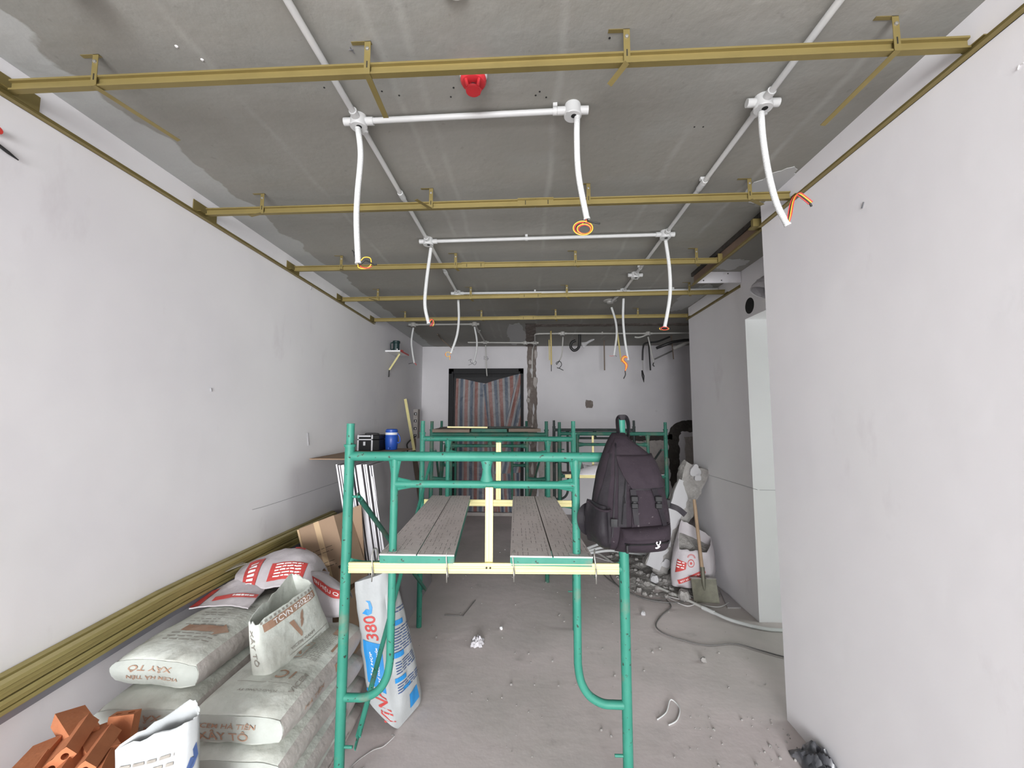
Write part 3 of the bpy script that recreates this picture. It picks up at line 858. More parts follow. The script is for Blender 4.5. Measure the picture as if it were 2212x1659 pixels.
junction('c1', (N, S, E_, W_), 'white four-way junction box at the first right crossing')
junction('c2', (N, S, E_, W_), 'white junction box at the right end of the middle cross conduit')
junction('c3', (N, S, E_, W_), 'white junction box with no tail, on the right-hand run')
junction('c4', (N, S, E_, W_), 'white junction box over the fourth channel, right side')
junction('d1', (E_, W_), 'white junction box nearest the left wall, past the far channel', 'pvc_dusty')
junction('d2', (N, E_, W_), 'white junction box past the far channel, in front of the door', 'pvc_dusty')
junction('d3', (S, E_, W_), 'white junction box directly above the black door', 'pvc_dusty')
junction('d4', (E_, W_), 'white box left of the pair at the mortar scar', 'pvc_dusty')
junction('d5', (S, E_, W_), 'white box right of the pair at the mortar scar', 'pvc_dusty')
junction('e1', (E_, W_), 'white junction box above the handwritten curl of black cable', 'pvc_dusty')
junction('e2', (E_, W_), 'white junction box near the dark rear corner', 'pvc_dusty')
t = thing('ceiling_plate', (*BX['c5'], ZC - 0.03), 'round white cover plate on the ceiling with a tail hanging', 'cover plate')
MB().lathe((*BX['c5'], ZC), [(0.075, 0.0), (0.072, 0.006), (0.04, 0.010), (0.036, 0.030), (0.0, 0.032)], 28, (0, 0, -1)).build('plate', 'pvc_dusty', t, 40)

def corrugated(pts, r=PR, pitch=0.0055, n=10):
    """Ribbed flexible conduit."""
    c = bezier(pts, 14)
    L = [0.0]
    for i in range(1, len(c)):
        L.append(L[-1] + (c[i] - c[i - 1]).length)
    k = max(12, int(L[-1] / (pitch / 2)))
    out, rad, j = [], [], 0
    for q in range(k + 1):
        s = L[-1] * q / k
        while j < len(L) - 2 and L[j + 1] < s:
            j += 1
        f = (s - L[j]) / max(1e-6, L[j + 1] - L[j])
        out.append(c[j].lerp(c[j + 1], f))
        rad.append(r * (1.04 if q % 2 else 0.90))
    return MB().tube(out, r, n, True, rad)

def wire(parent, pts, m, r=0.0022):
    return MB().tube(bezier(pts, 7), r, 6).build('wire', m, parent, True)
def loop(c, rx, rz, a0, a1, dy=0.0, n=14):
    return [(c[0] + rx * math.cos(a0 + (a1 - a0) * k / n), c[1] + dy * k / n, c[2] + rz * math.sin(a0 + (a1 - a0) * k / n)) for k in range(n + 1)]

def drop(pts, label, m='pvc', r=PR, name='conduit_tail', rough=True):
    pts = [Vector(p) for p in pts]
    t = thing(name, tuple(pts[0]), label, 'conduit tail', 'flexible conduit tails hanging from the boxes')
    (corrugated(pts, r) if rough else MB().tube(bezier(pts, 8), r, 10)).build('flexible_conduit', m, t, 40)
    e, d = pts[-1], (pts[-1] - pts[-2]).normalized()
    MB().tube([e - d * 0.006, e + d * 0.001], r * 1.1, 10).build('cut_end', m, t, 40)
    return t, e


t, e = drop([(-0.749, 1.686, 2.983), (-0.732, 1.686, 2.855), (-0.740, 1.686, 2.674), (-0.740, 1.686, 2.548), (-0.726, 1.686, 2.364)], 'white conduit tail hanging from the first left junction box, yellow and black wires')
wire(t, [e] + [(-0.721, 1.680, 2.344), (-0.690, 1.680, 2.339), (-0.669, 1.680, 2.355), (-0.672, 1.680, 2.384), (-0.698, 1.680, 2.388), (-0.712, 1.680, 2.374)], 'w_yellow')
wire(t, [e] + [(-0.713, 1.675, 2.354), (-0.693, 1.675, 2.372), (-0.671, 1.675, 2.363), (-0.653, 1.675, 2.353), (-0.641, 1.675, 2.355)], 'w_black', 0.003)
wire(t, [e] + [(-0.728, 1.685, 2.372), (-0.741, 1.685, 2.393), (-0.747, 1.685, 2.413), (-0.754, 1.685, 2.422)], 'w_black', 0.003)
wire(t, [e] + [(-0.705, 1.675, 2.343), (-0.680, 1.675, 2.339), (-0.663, 1.675, 2.347)], 'w_red')
t, e = drop([(0.187, 1.655, 3.035), (0.194, 1.655, 3.077), (0.208, 1.655, 3.087), (0.215, 1.655, 3.041), (0.211, 1.655, 2.884), (0.217, 1.655, 2.719), (0.249, 1.655, 2.528)], 'white conduit tail looped up over the middle box, ending in a coil of wires')
c = (0.231, 1.655, 2.488)
for k, (rr, m) in enumerate(((0.040, 'w_yellow'), (0.036, 'w_red'), (0.033, 'w_black'), (0.029, 'w_yellow'), (0.025, 'w_red'))):
    wire(t, [e] + loop((c[0] + 0.002 * k, c[1] - 0.006 + 0.003 * k, c[2]), rr, rr * 0.75, 1.2 + 0.3 * k, 1.2 + 0.3 * k + 2 * PI * 0.97), m)
wire(t, [e] + [(0.254, 1.640, 2.512), (0.273, 1.640, 2.508), (0.300, 1.640, 2.502)], 'w_black', 0.0032)
t, e = drop([(0.972, 1.640, 2.971), (0.974, 1.640, 2.853), (0.989, 1.640, 2.703), (1.015, 1.640, 2.573), (1.054, 1.640, 2.481)], 'white conduit tail curving towards the right wall, red wires turned up')
for k, m in enumerate(('w_red', 'w_black', 'w_yellow', 'w_red')):
    o_ = 0.003 * (k - 1.5)
    wire(t, [e, *[(p[0] + o_, p[1] - 0.003 * k, p[2] + o_ * 0.5) for p in [(1.053, 1.630, 2.509), (1.066, 1.630, 2.567), (1.080, 1.630, 2.596), (1.095, 1.630, 2.604), (1.120, 1.630, 2.585), (1.140, 1.630, 2.566)]]], m)
wire(t, [(1.137, 1.630, 2.570), (1.142, 1.630, 2.562), (1.145, 1.630, 2.554)], 'w_black', 0.004)
t, e = drop([(-0.714, 2.920, 2.960), (-0.743, 2.920, 2.700), (-0.750, 2.920, 2.526), (-0.720, 2.920, 2.391)], 'white conduit tail from the second left box, ending in bunched red wires')
for k, m in enumerate(('w_red', 'w_red', 'w_yellow', 'w_black')):
    wire(t, [e, (e.x + 0.015 + 0.006 * k, e.y - 0.01, e.z + 0.028), (e.x + 0.035 + 0.004 * k, e.y - 0.012, e.z + 0.02 - 0.01 * k), (e.x + 0.012 + 0.01 * k, e.y - 0.01, e.z - 0.022)], m)
t, e = drop([(-0.724, 4.187, 2.940), (-0.716, 4.187, 2.733), (-0.734, 4.187, 2.561), (-0.794, 4.187, 2.376)], 'white conduit tail hanging before the door, curved left')
for k, m in enumerate(('w_red', 'w_yellow')):
    wire(t, [e] + loop((e.x - 0.03, e.y - 0.006 * k, e.z - 0.012), 0.03 - 0.006 * k, 0.024, 0.3, 5.6) + [(e.x - 0.01, e.y, e.z - 0.07)], m, 0.0028)
t, e = drop([(0.986, 2.865, 2.966), (1.006, 2.865, 2.762), (1.003, 2.865, 2.561), (0.961, 2.865, 2.342)], 'white conduit tail from the second right box, ending in a flat wire coil')
for k, m in enumerate(('w_yellow', 'w_black', 'w_red')):
    wire(t, [e] + loop((e.x - 0.004, e.y - 0.004 * k, e.z - 0.012), 0.032 - 0.004 * k, 0.011, 0.5 + k, 6.7 + k), m, 0.0026)
wire(t, [e, (e.x - 0.03, e.y, e.z - 0.002), (e.x - 0.048, e.y, e.z - 0.008)], 'w_black', 0.003)
t, e = drop([(0.952, 4.590, 2.957), (0.996, 4.590, 2.792), (1.003, 4.590, 2.633), (0.968, 4.590, 2.407)], 'slim white conduit tail hanging from the round cover plate')
wire(t, [e, (e.x - 0.02, e.y, e.z - 0.006), (e.x - 0.05, e.y, e.z - 0.004)], 'w_red')
wire(t, [e, (e.x + 0.02, e.y, e.z - 0.004), (e.x + 0.03, e.y, e.z - 0.01)], 'w_black', 0.003)
t, e = drop([(0.992, 4.181, 2.936), (0.983, 4.181, 2.718), (0.997, 4.181, 2.501), (1.025, 4.181, 2.296)], 'white conduit tail with a bright orange and yellow wire bundle')
for k, m in enumerate(('w_red', 'w_yellow', 'w_yellow', 'w_red')):
    wire(t, [e, (e.x - 0.015, e.y - 0.01, e.z + 0.035 - 0.004 * k), (e.x - 0.05 + 0.006 * k, e.y - 0.012, e.z + 0.04 - 0.006 * k), (e.x - 0.07 + 0.008 * k, e.y - 0.01, e.z + 0.0), (e.x - 0.03 + 0.008 * k, e.y, e.z - 0.05), (e.x - 0.035, e.y, e.z - 0.12)], m, 0.0036)
wire(t, [(e.x - 0.034, e.y, e.z - 0.11), (e.x - 0.032, e.y, e.z - 0.15), (e.x - 0.05, e.y, e.z - 0.19)], 'w_black', 0.0055)
t, e = drop([(-1.595, 5.598, 2.967), (-1.618, 5.598, 2.790), (-1.601, 5.598, 2.626), (-1.572, 5.598, 2.470)], 'short white conduit tail nearest the left wall', 'pvc')
wire(t, [e, (e.x - 0.04, e.y, e.z - 0.002), (e.x - 0.08, e.y, e.z - 0.012)], 'w_black', 0.004)
wire(t, [e, (e.x + 0.02, e.y, e.z - 0.012), (e.x + 0.03, e.y, e.z - 0.03)], 'w_red', 0.004)
t, e = drop([(-0.736, 5.597, 2.974), (-0.702, 5.597, 2.784), (-0.707, 5.597, 2.622), (-0.744, 5.597, 2.473)], 'white conduit tail hanging left of the door head', 'pvc')
t, e = drop([(-0.719, 6.950, 2.957), (-0.710, 6.950, 2.764), (-0.700, 6.950, 2.524), (-0.691, 6.950, 2.428)], 'thin cable tail hanging in the middle of the door', 'pvc_dusty', 0.009, rough=False)
wire(t, [e, (e.x - 0.01, e.y, e.z - 0.04), (e.x + 0.03, e.y, e.z - 0.06)], 'w_black', 0.005)
t, e = drop([(0.548, 6.265, 2.956), (0.539, 6.265, 2.798), (0.524, 6.265, 2.668), (0.495, 6.265, 2.597)], 'pale conduit tail above the curl of black cable', 'pvc_dusty', 0.010)
wire(t, [e] + [(0.451, 6.260, 2.532), (0.445, 6.260, 2.560), (0.501, 6.260, 2.574), (0.522, 6.260, 2.524), (0.486, 6.260, 2.474), (0.451, 6.260, 2.482), (0.493, 6.260, 2.467), (0.550, 6.260, 2.438)], 'w_black', 0.006)
t, e = drop([(1.858, 6.306, 2.957), (1.889, 6.306, 2.798), (1.913, 6.306, 2.654), (1.932, 6.306, 2.561)], 'pale conduit tail by the dark rear corner', 'pvc_dusty', 0.011, rough=False)
wire(t, [e, (e.x - 0.01, e.y, e.z - 0.04), (e.x + 0.01, e.y, e.z - 0.06)], 'w_black', 0.008)
tag(MB().tube(bezier([(1.652, 6.300, 2.957), (1.708, 6.300, 2.949), (1.772, 6.300, 2.963), (1.836, 6.300, 2.992)], 8), 0.012, 10).build('conduit_offcut', 'pvc_dusty', None, True), 'short curved pale conduit stub beside the rear right junction box', 'conduit')

# near ceiling edge: fittings cut by the frame
t = thing('junction_box', (-0.222, 1.15, ZC - 0.02), 'flat round white ceiling box at the near edge, above the red detector', 'junction box')
MB().lathe((-0.222, 1.150, ZC), [(0.040, 0.0), (0.040, 0.010), (0.036, 0.014), (0.0, 0.014)], 28, (0, 0, -1)).build('body', 'pvc', t, 40)
MB().lathe((-0.250, 1.175, ZC - 0.014), [(0.004, 0.0), (0.004, 0.002), (0.0, 0.002)], 10, (0, 0, -1)).build('screw', 'hole', t)
BX['f0'] = (-1.40, 1.07)
junction('f0', (E_, S, (0.9, 0.75)), 'white junction box at the near left ceiling corner')
BX['g0'] = (-0.757, 0.92)
junction('g0', (N, S), 'white junction box where the left conduit run leaves the frame')
tag(corrugated([(-1.40, 1.03, 2.99), (-1.52, 0.92, 2.90), (-1.62, 0.88, 2.78), (-1.66, 0.90, 2.60), (-1.67, 0.93, 2.40)]).build('conduit_tail', 'pvc', None, 40), 'white flexible conduit arching down at the near left corner', 'conduit tail')

# heat detector: white base, red head
t = thing('heat_detector', (-0.207, 1.475, ZC - 0.075), 'red domed fire detector on a white ceiling base', 'detector')
c0 = (-0.207, 1.475, ZC)
MB().lathe(c0, [(0.054, 0.0), (0.054, 0.010), (0.050, 0.018), (0.046, 0.020)], 32, (0, 0, -1)).build('base', 'white_plastic', t, 40)
MB().lathe(c0, [(0.047, 0.018), (0.050, 0.026), (0.050, 0.036), (0.044, 0.046), (0.030, 0.050)], 32, (0, 0, -1)).build('head', 'red_cap', t, 40)
cg = MB()
for k in range(4):
    a = PI / 4 + k * PI / 2
    p = Vector(c0) + Vector((0.036 * math.cos(a), 0.036 * math.sin(a), -0.046))
    q = Vector(c0) + Vector((0.027 * math.cos(a), 0.027 * math.sin(a), -0.072))
    cg.tube([p, q], 0.006, 8)
cg.build('cage_rib', 'red_cap', t)
MB().lathe(c0, [(0.0, 0.066), (0.026, 0.066), (0.030, 0.070), (0.028, 0.078), (0.0, 0.080)], 28, (0, 0, -1)).build('cap', 'red_cap', t, 40)
MB().lathe(c0, [(0.012, 0.05), (0.012, 0.066), (0.0, 0.066)], 16, (0, 0, -1)).build('sensor_core', 'black_soft', t)

# loose straps, cables and ducts in front of the rear wall
def flat_strap(a, b_, w, m, label, name='hanging_strap', tip=None):
    a, b_ = Vector(a), Vector(b_)
    t = thing(name, tuple(a), label, 'strap', 'loose straps hanging by the rear wall')
    MB().prism([(-w, -0.002), (w, -0.002), (w, 0.002), (-w, 0.002)], a, b_, (0, 1, 0)).build('strap', m, t)
    MB().box((a.x - w, a.y - 0.02, a.z - 0.002), (a.x + w, a.y + 0.03, a.z + 0.001)).build('foot', m, t)
    if tip:
        MB().tube([b_, Vector(tip)], 0.006, 6).build('tip', 'w_black', t)
flat_strap((0.3590, 6.2, ZC), (0.363, 6.200, 2.517), 0.012, 'gold', 'bright gold strap hanging right of the door, black tip', tip=(0.362, 6.200, 2.418))
flat_strap((0.3670, 6.9, ZC), (0.373, 6.900, 2.688), 0.008, 'gold_dark', 'short dull gold strap just behind the bright one')
flat_strap((1.3150, 7.0, ZC), (1.314, 7.000, 2.524), 0.010, 'hardboard', 'thin dark strap hanging above the square hole')
flat_strap((1.2900, 5.9, ZC), (1.348, 5.900, 2.514), 0.011, 'gold_dark', 'dull gold strap hanging slantwise behind the orange wires')
flat_strap((2.0670, 7.0, ZC), (2.087, 7.000, 2.521), 0.012, 'black_soft', 'black strap hanging beside the rear right cable')
flat_strap((2.3150, 6.6, ZC), (2.338, 6.600, 2.652), 0.009, 'hardboard', 'short brown strap in the dark rear corner')
tag(MB().tube(bezier([(0.8210, 6.4, ZC)] + [(0.820, 6.400, 2.908), (0.797, 6.400, 2.805), (0.731, 6.400, 2.769), (0.681, 6.400, 2.821), (0.696, 6.400, 2.894), (0.755, 6.400, 2.923)], 8), 0.022, 10).build('black_hose', 'w_black', None, True), 'thick black hose curled under the ceiling right of the door', 'hose')
sp_ = bezier([(0.856, 6.350, 2.840), (0.913, 6.350, 2.869), (0.986, 6.350, 2.912), (1.043, 6.350, 2.934)], 6)
tag(MB().tube(sp_, 0.03, 10, True, [0.055, 0.05, 0.05, 0.045, 0.04, 0.034, 0.028, 0.022, 0.020, 0.020, 0.018, 0.018, 0.016, 0.016, 0.016, 0.014, 0.012, 0.010, 0.006][:len(sp_)]).build('plastic_wrap', 'bagclear', None, True), 'twist of clear plastic hanging beside the black hose', 'plastic')
t = thing('drop_cable', (1.7, 6.5, ZC), 'black cable hanging near the corner with a clamp at its end', 'cable')
MB().tube(bezier([(2.2200, 6.4, ZC - 0.06)] + [(2.027, 6.400, 2.901), (1.848, 6.400, 2.880), (1.803, 6.400, 2.800), (1.791, 6.400, 2.611)], 6), 0.014, 8).build('cable', 'w_black', t, True)
MB().tube([(1.791, 6.400, 2.611), (1.794, 6.400, 2.451)], 0.005, 6).build('wire', 'steel', t)
MB().tube([(1.780, 6.400, 2.451), (1.792, 6.400, 2.364), (1.803, 6.400, 2.263)], 0.016, 8, True, [0.012, 0.022, 0.004]).build('clamp', 'w_black', t, True)
tag(MB().tube([(1.978, 6.300, 2.782), (2.219, 6.300, 2.874), (2.402, 6.300, 2.902)] + [(3.26, 6.3, 2.93)], 0.022, 10).build('black_duct', 'w_black', None, True), 'black duct reaching into the dark rear corner', 'duct')
tag(MB().tube([(2.308, 6.500, 2.807), (2.455, 6.500, 2.873), (2.579, 6.500, 2.939)] + [(3.0, 6.5, 3.0), (3.26, 6.5, 3.0)], 0.028, 10).build('pale_duct', 'pvc_dusty', None, True), 'pale pipe slanting behind the end of the passage wall', 'pipe')
tag(MB().tube([(2.038, 6.600, 2.653), (2.321, 6.600, 2.787)], 0.012, 8).build('grey_pipe', 'w_dark', None, True), 'thin grey pipe slanting below the black duct', 'pipe')
tag(MB().tube(bezier([(-1.412, 6.301, 3.020), (-1.412, 6.653, 3.000), (-1.207, 6.600, 2.827)], 6), 0.010, 6).build('ceiling_rod', 'hardboard', None, True), 'thin brown rod under the ceiling above the door', 'rod')
# flexible air duct mouth at the passage
t = thing('flexible_air_duct', (1.92, 3.24, 2.72), 'crumpled translucent air duct sticking out above the opening', 'air duct')
b = MB()
rings = []
for k in range(24):
    f = k / 23
    cx, cy, cz = 1.935 - 0.07 * math.sin(f * PI / 2), 3.24 + 0.02 * f, 2.77 - 0.07 * f
    r = 0.085 * (1.06 if k % 2 else 0.94)
    ang = f * 1.1
    n = 20
    ax = Vector((-math.cos(ang), 0, -math.sin(ang)))
    u = Vector((0, 1, 0))
    w = ax.cross(u)
    rings.append([Vector((cx, cy, cz)) + (u * math.cos(2 * PI * q / n) + w * math.sin(2 * PI * q / n)) * r * (1 + 0.06 * nz((q, k, 1), 0.7)) for q in range(n)])
b.loft(rings, False, False).build('duct_skin', 'polybag', t, True)
MB().lathe((1.925, 3.24, 2.77), [(0.07, 0.0), (0.068, 0.004), (0.0, 0.004)], 20, (-1, 0, 0)).build('dark_mouth', 'hole', t)
# black cable end and red clip on the left wall
t = thing('wall_cable', (XL, 1.2, 2.4), 'black cable tip with a red clip at the left frame edge', 'cable')
MB().tube([(-1.945, 1.335, 2.709), (-1.945, 1.362, 2.700), (-1.945, 1.387, 2.692), (-1.945, 1.418, 2.683)], 0.006, 8, True, [0.006, 0.006, 0.006, 0.002]).build('cable', 'w_black', t)
MB().lathe((-1.950, 1.348, 2.753), [(0.014, 0.0), (0.014, 0.012), (0.0, 0.012)], 12, (1, 0, 0)).build('clip', 'w_red', t)


# marks on the slab: pencil cross, plaster flecks, drill holes
sl = bpy.data.objects['ceiling']
scribble(sl, 'pencil_cross', [[(-0.637, 1.346, 3.034), (-0.636, 1.359, 3.034), (-0.632, 1.374, 3.034)], [(-0.646, 1.358, 3.034), (-0.631, 1.357, 3.034)]], 0.0016)
for q in [(-1.262, 1.323, 3.034), (-1.213, 1.380, 3.034)]:
    MB().lathe((q[0], q[1], ZC), [(0.006, 0.0), (0.004, 0.003), (0.0, 0.003)], 8, (0, 0, -1)).build('plaster_fleck', 'print_white', sl)
for q in [(-0.821, 1.524, 3.034), (-0.594, 1.551, 3.034), (-0.530, 1.575, 3.034), (-0.297, 1.543, 3.034), (-0.317, 1.590, 3.034), (0.052, 1.576, 3.034), (0.036, 1.595, 3.034), (0.080, 1.607, 3.034), (0.291, 1.347, 3.034), (0.768, 1.806, 3.034), (0.808, 1.807, 3.034)]:
    MB().lathe((q[0], q[1], ZC), [(0.004, 0.0), (0.004, 0.001), (0.0, 0.001)], 8, (0, 0, -1)).build('drill_hole', 'hole', sl)
# ------------------------------------------------------------------ scaffolding
def flare(b, p, d, r0, r1, up, n=10):
    """Flattened weld flare at a tube end: from p along d, opening to r1 in the up direction."""
    p, d, up = Vector(p), Vector(d), Vector(up)
    s = d.cross(up)
    rings = []
    for f, k in ((0.0, r1), (0.3, r1 * 0.82), (0.65, r0 + (r1 - r0) * 0.3), (1.0, r0)):
        q = p + d * (0.065 * f)
        sx = r0 * (0.45 + 0.55 * f)
        rings.append([q + up * math.cos(2 * PI * i / n) * k + s * math.sin(2 * PI * i / n) * sx for i in range(n)])
    b.loft(rings)

def scaffold_frame(x0, x1, y, label, m='green', top=1.53, pin=1.68, group='scaffold frames', bend=0.50, tops=None, zs=1.055):
    w = x1 - x0
    R0, R1 = 0.0215, 0.0172
    t = thing('scaffold', ((x0 + x1) / 2, y, 0.0), label, 'scaffold', group)
    for s, x in ((1, x0), (-1, x1)):
        p = MB().tube([(x, y, 0.0), (x, y, 1.58)], R0, 16).build('post', m, t, 40)
        MB().tube([(x, y, 1.572), (x, y, 1.578), (x, y, 1.583)], 0.026, 16).build('collar', m, p, 40)
        pz = tops[0 if s > 0 else 1] if tops else pin
        MB().tube([(x, y, 1.58), (x, y, pz)], 0.0175, 16).build('coupling_pin', m, p, 40)
        # brace studs
        for z in (1.35, 0.30):
            MB().tube([(x + s * 0.015, y, z), (x + s * 0.055, y, z)], 0.006, 8).build('brace_stud', m, p)
    MB().tube([(x0, y, top), (x1, y, top)], R0, 16).build('top_bar', m, t, 40)
    xi0, xi1 = x0 + 0.21 * w / 1.23, x1 - 0.205 * w / 1.23
    for s, xi, xp in ((1, xi0, x0), (-1, xi1, x1)):
        pts = [(xi, y, top - 0.01), (xi, y, bend + 0.16), (xi - s * 0.012, y, bend + 0.09), (xi - s * 0.045, y, bend + 0.035), (xi - s * 0.10, y, bend + 0.004), (xi - s * 0.15, y, bend), (xp + s * 0.015, y, bend)]
        c = [Vector(pts[0])] + bezier(pts[1:], 5)
        g = MB().tube(c, R1, 12)
        flare(g, (xi, y, top - 0.015), Vector((0, 0, -1)), R1, 0.030, Vector((1, 0, 0)))
        leg = g.build('inner_leg', m, t, 40)
        g = MB().tube([(xp, y, zs), (xi, y, zs)], R1, 12)
        flare(g, (xp + s * 0.014, y, zs), Vector((s, 0, 0)), R1, 0.030, Vector((0, 0, 1)))
        flare(g, (xi - s * 0.010, y, zs), Vector((-s, 0, 0)), R1, 0.028, Vector((0, 0, 1)))
        g.build('side_stub', m, t, 40)
    zr = 1.408
    g = MB().tube([(xi0, y, zr), (xi1, y, zr)], R1, 12)
    flare(g, (xi0 + 0.012, y, zr), Vector((1, 0, 0)), R1, 0.031, Vector((0, 0, 1)))
    flare(g, (xi1 - 0.012, y, zr), Vector((-1, 0, 0)), R1, 0.031, Vector((0, 0, 1)))
    g.build('upper_rung', m, t, 40)
    xm = (xi0 + xi1) / 2 + 0.01
    g = MB()
    rings = []
    for f, k in ((0, 0.030), (0.25, 0.022), (0.5, 0.019), (0.75, 0.022), (1, 0.030)):
        z = top - 0.012 - (top - zr - 0.024) * f
        rings.append([(xm + k * math.cos(2 * PI * i / 12), y + 0.012 * math.sin(2 * PI * i / 12), z) for i in range(12)])
    g.loft(rings).build('centre_gusset', m, t, 40)
    return t
scaffold_frame(-0.806, 0.416, 1.85, 'bright green scaffold frame nearest the viewer, backpack hung on it', tops=(1.677, 1.70))
scaffold_frame(-0.892, 0.383, 3.48, 'green scaffold frame at the far end of the two planks', zs=0.985)
scaffold_frame(-1.040, 0.202, 4.45, 'dusty green scaffold frame third back, under the high platform', 'green_old', pin=1.672)
scaffold_frame(-1.207, -0.016, 5.75, 'dull green scaffold frame furthest back, close to the striped tarpaulin', 'green_old', pin=1.668)
scaffold_frame(0.364, 1.565, 4.75, 'dusty green scaffold frame behind the backpack, right of the tower', 'green_old', pin=1.662)
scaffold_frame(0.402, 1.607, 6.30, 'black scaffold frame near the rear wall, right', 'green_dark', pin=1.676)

def brace(a, b_, label, m='green_old', group='scaffold braces', r=0.0125):
    a, b_ = Vector(a), Vector(b_)
    d = (b_ - a).normalized()
    t = thing('scaffold_brace', tuple((a + b_) / 2), label, 'scaffold brace', group)
    MB().tube([a + d * 0.03, b_ - d * 0.03], r, 10).build('tube', m, t, 40)
    for p, q in ((a, d), (b_, -d)):
        rings = []
        side = Vector((1, 0, 0))
        up = q.cross(side).normalized()
        for f, kw, kt in ((-0.015, 0.012, 0.003), (0.0, 0.017, 0.003), (0.03, 0.016, 0.004), (0.06, 0.012, 0.011)):
            c = p + q * f
            rings.append([c + up * kw * math.cos(2 * PI * i / 10) + side * kt * math.sin(2 * PI * i / 10) for i in range(10)])
        MB().loft(rings).build('flattened_end', m, t, 40)
    return t
brace((-0.765, 1.86, 1.35), (-0.84, 3.47, 0.30), 'rusty green brace falling away behind the near left post')
brace((-0.740, 1.86, 0.30), (-0.815, 3.47, 1.35), 'green brace rising away past the striped white bag', 'green')
brace((-0.995, 4.46, 1.35), (-1.16, 5.74, 0.30), 'dull green brace inside the far tower, left side')
brace((-0.985, 4.46, 0.30), (-1.15, 5.74, 1.35), 'dull green brace crossing it in the far tower, left side')
brace((0.155, 4.46, 1.35), (-0.065, 5.74, 0.30), 'dull green brace on the right side of the far tower')
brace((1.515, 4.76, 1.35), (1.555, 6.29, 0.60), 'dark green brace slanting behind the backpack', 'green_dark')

# planks: steel-edged boards whose dusty top has a long slot and rows of chequer grooves
def plank(x0, x1, y0, y1, z, label, sx0=0.0, m='plank', slot=(0.48, 0.02, 1.0)):
    """sx0 shears the plank sideways over its length."""
    t = thing('scaffold_plank', ((x0 + x1) / 2, (y0 + y1) / 2, z - 0.045), label, 'scaffold plank', 'scaffold planks')
    def P_(u, v, dz=0.0):
        return Vector((x0 + (x1 - x0) * u + sx0 * v, y0 + (y1 - y0) * v, z - 0.068 * v + dz))
    b = MB()
    r = [[P_(0, v), P_(1, v), P_(1, v, -0.012), P_(0, v, -0.012)] for v in (0, 0.25, 0.5, 0.75, 1)]
    su = slot[0]
    for ua, ub in ((0.0, su - 0.009), (su + 0.009, 1.0)):
        b.loft([[P_(ua, v), P_(ub, v), P_(ub, v, -0.006), P_(ua, v, -0.006)] for v in (0, 0.25, 0.5, 0.75, 1)])
    d = b.build('deck', m, t)
    g = MB()
    g.loft([[P_(su - 0.009, v, -0.004), P_(su + 0.009, v, -0.004), P_(su + 0.009, v, -0.006), P_(su - 0.009, v, -0.006)] for v in (slot[1], slot[2])])
    g.build('slot', 'seam', t)
    q = MB()
    rnd = random.Random(int(abs(x0) * 1000))
    rows = 26
    for j in range(rows):
        v = (j + 0.5) / rows
        for i in range(16):
            u = (i + 0.5) / 16
            if abs(u - su) < 0.03 or rnd.random() < 0.42:
                continue
            du, dv = 0.006, 0.011 + 0.006 * rnd.random()
            o_ = 0.004 * (rnd.random() - 0.5)
            q.add([P_(u - du / 2 + o_, v - dv, 0.0008), P_(u + du / 2 + o_, v - dv, 0.0008), P_(u + du / 2 + o_, v + dv, 0.0008), P_(u - du / 2 + o_, v + dv, 0.0008)], [(0, 1, 2, 3)])
    q.build('chequer_groove', 'groove', d, fix=False)['kind'] = 'stuff'
    f = MB()
    for ua, ub in ((0.0, 0.02), (0.98, 1.0), (0.47, 0.50)):
        f.loft([[P_(ua, v, -0.005), P_(ub, v, -0.005), P_(ub, v, -0.042), P_(ua, v, -0.042)] for v in (0.004, 0.996)])
    for va, vb in ((0.002, 0.02), (0.98, 0.998), (0.5, 0.515)):
        f.loft([[P_(u, va, -0.005), P_(u, vb, -0.005), P_(u, vb, -0.042), P_(u, va, -0.042)] for u in (0.01, 0.99)])
    f.build('steel_edge', 'green', t)
    return t
ZPK = 1.118
plank(-0.640, -0.315, 1.80, 3.52, ZPK, 'dusty grooved plank on the left of the near scaffold', -0.17, slot=(0.50, 0.34, 1.0))
plank(-0.075, 0.275, 1.80, 3.52, ZPK, 'dusty grooved plank on the right of the near scaffold', -0.05, slot=(0.52, 0.06, 1.0))

# gold channels, coloured as if lit, laid across the stubs, with uprights fixed to them
OM = [(-0.020, -0.003), (-0.020, 0.0), (-0.014, 0.003), (-0.006, 0.003), (-0.005, 0.0), (0.005, 0.0), (0.006, 0.003), (0.014, 0.003), (0.020, 0.0), (0.020, -0.003)]
def channel(a, b_, label, w=0.020, up=(0, -1, 0), m='gold_lit', group='pale channels on the scaffolds', cat='metal channel', depth=0.010, name='metal_channel'):
    prof = [(x * w / 0.020, y) for x, y in OM]
    prof = prof[:5] + prof[5:]
    prof = [(-w, -depth), (-w, 0.0015)] + [(x * w / 0.020, yy) for x, yy in ((-0.017, 0.003), (-0.0145, 0.003), (-0.013, 0.0), (-0.008, 0.0), (-0.0065, 0.002), (-0.002, 0.002), (0.0, 0.0), (0.002, 0.002), (0.0065, 0.002), (0.008, 0.0), (0.013, 0.0), (0.0145, 0.003), (0.017, 0.003))] + [(w, 0.0015), (w, -depth)]
    b = MB().prism(prof, a, b_, up)
    return tag(b.build(name, m), label, cat, group)
ZCN = 1.054
c1 = channel((-0.775, 1.806, ZCN + 0.003), (0.385, 1.806, ZCN + 0.014), 'pale gold channel lashed across the front of the near scaffold', 0.022)
for x in (-0.176, -0.160):
    MB().lathe((x, 1.802, ZCN + 0.012), [(0.004, 0.0), (0.004, 0.003), (0.0, 0.003)], 10, (0, -1, 0)).build('screw', 'seam', c1)
channel((-0.168, 1.822, 1.080), (-0.168, 1.822, 1.40), 'upright pale gold channel between the two near planks', 0.017)
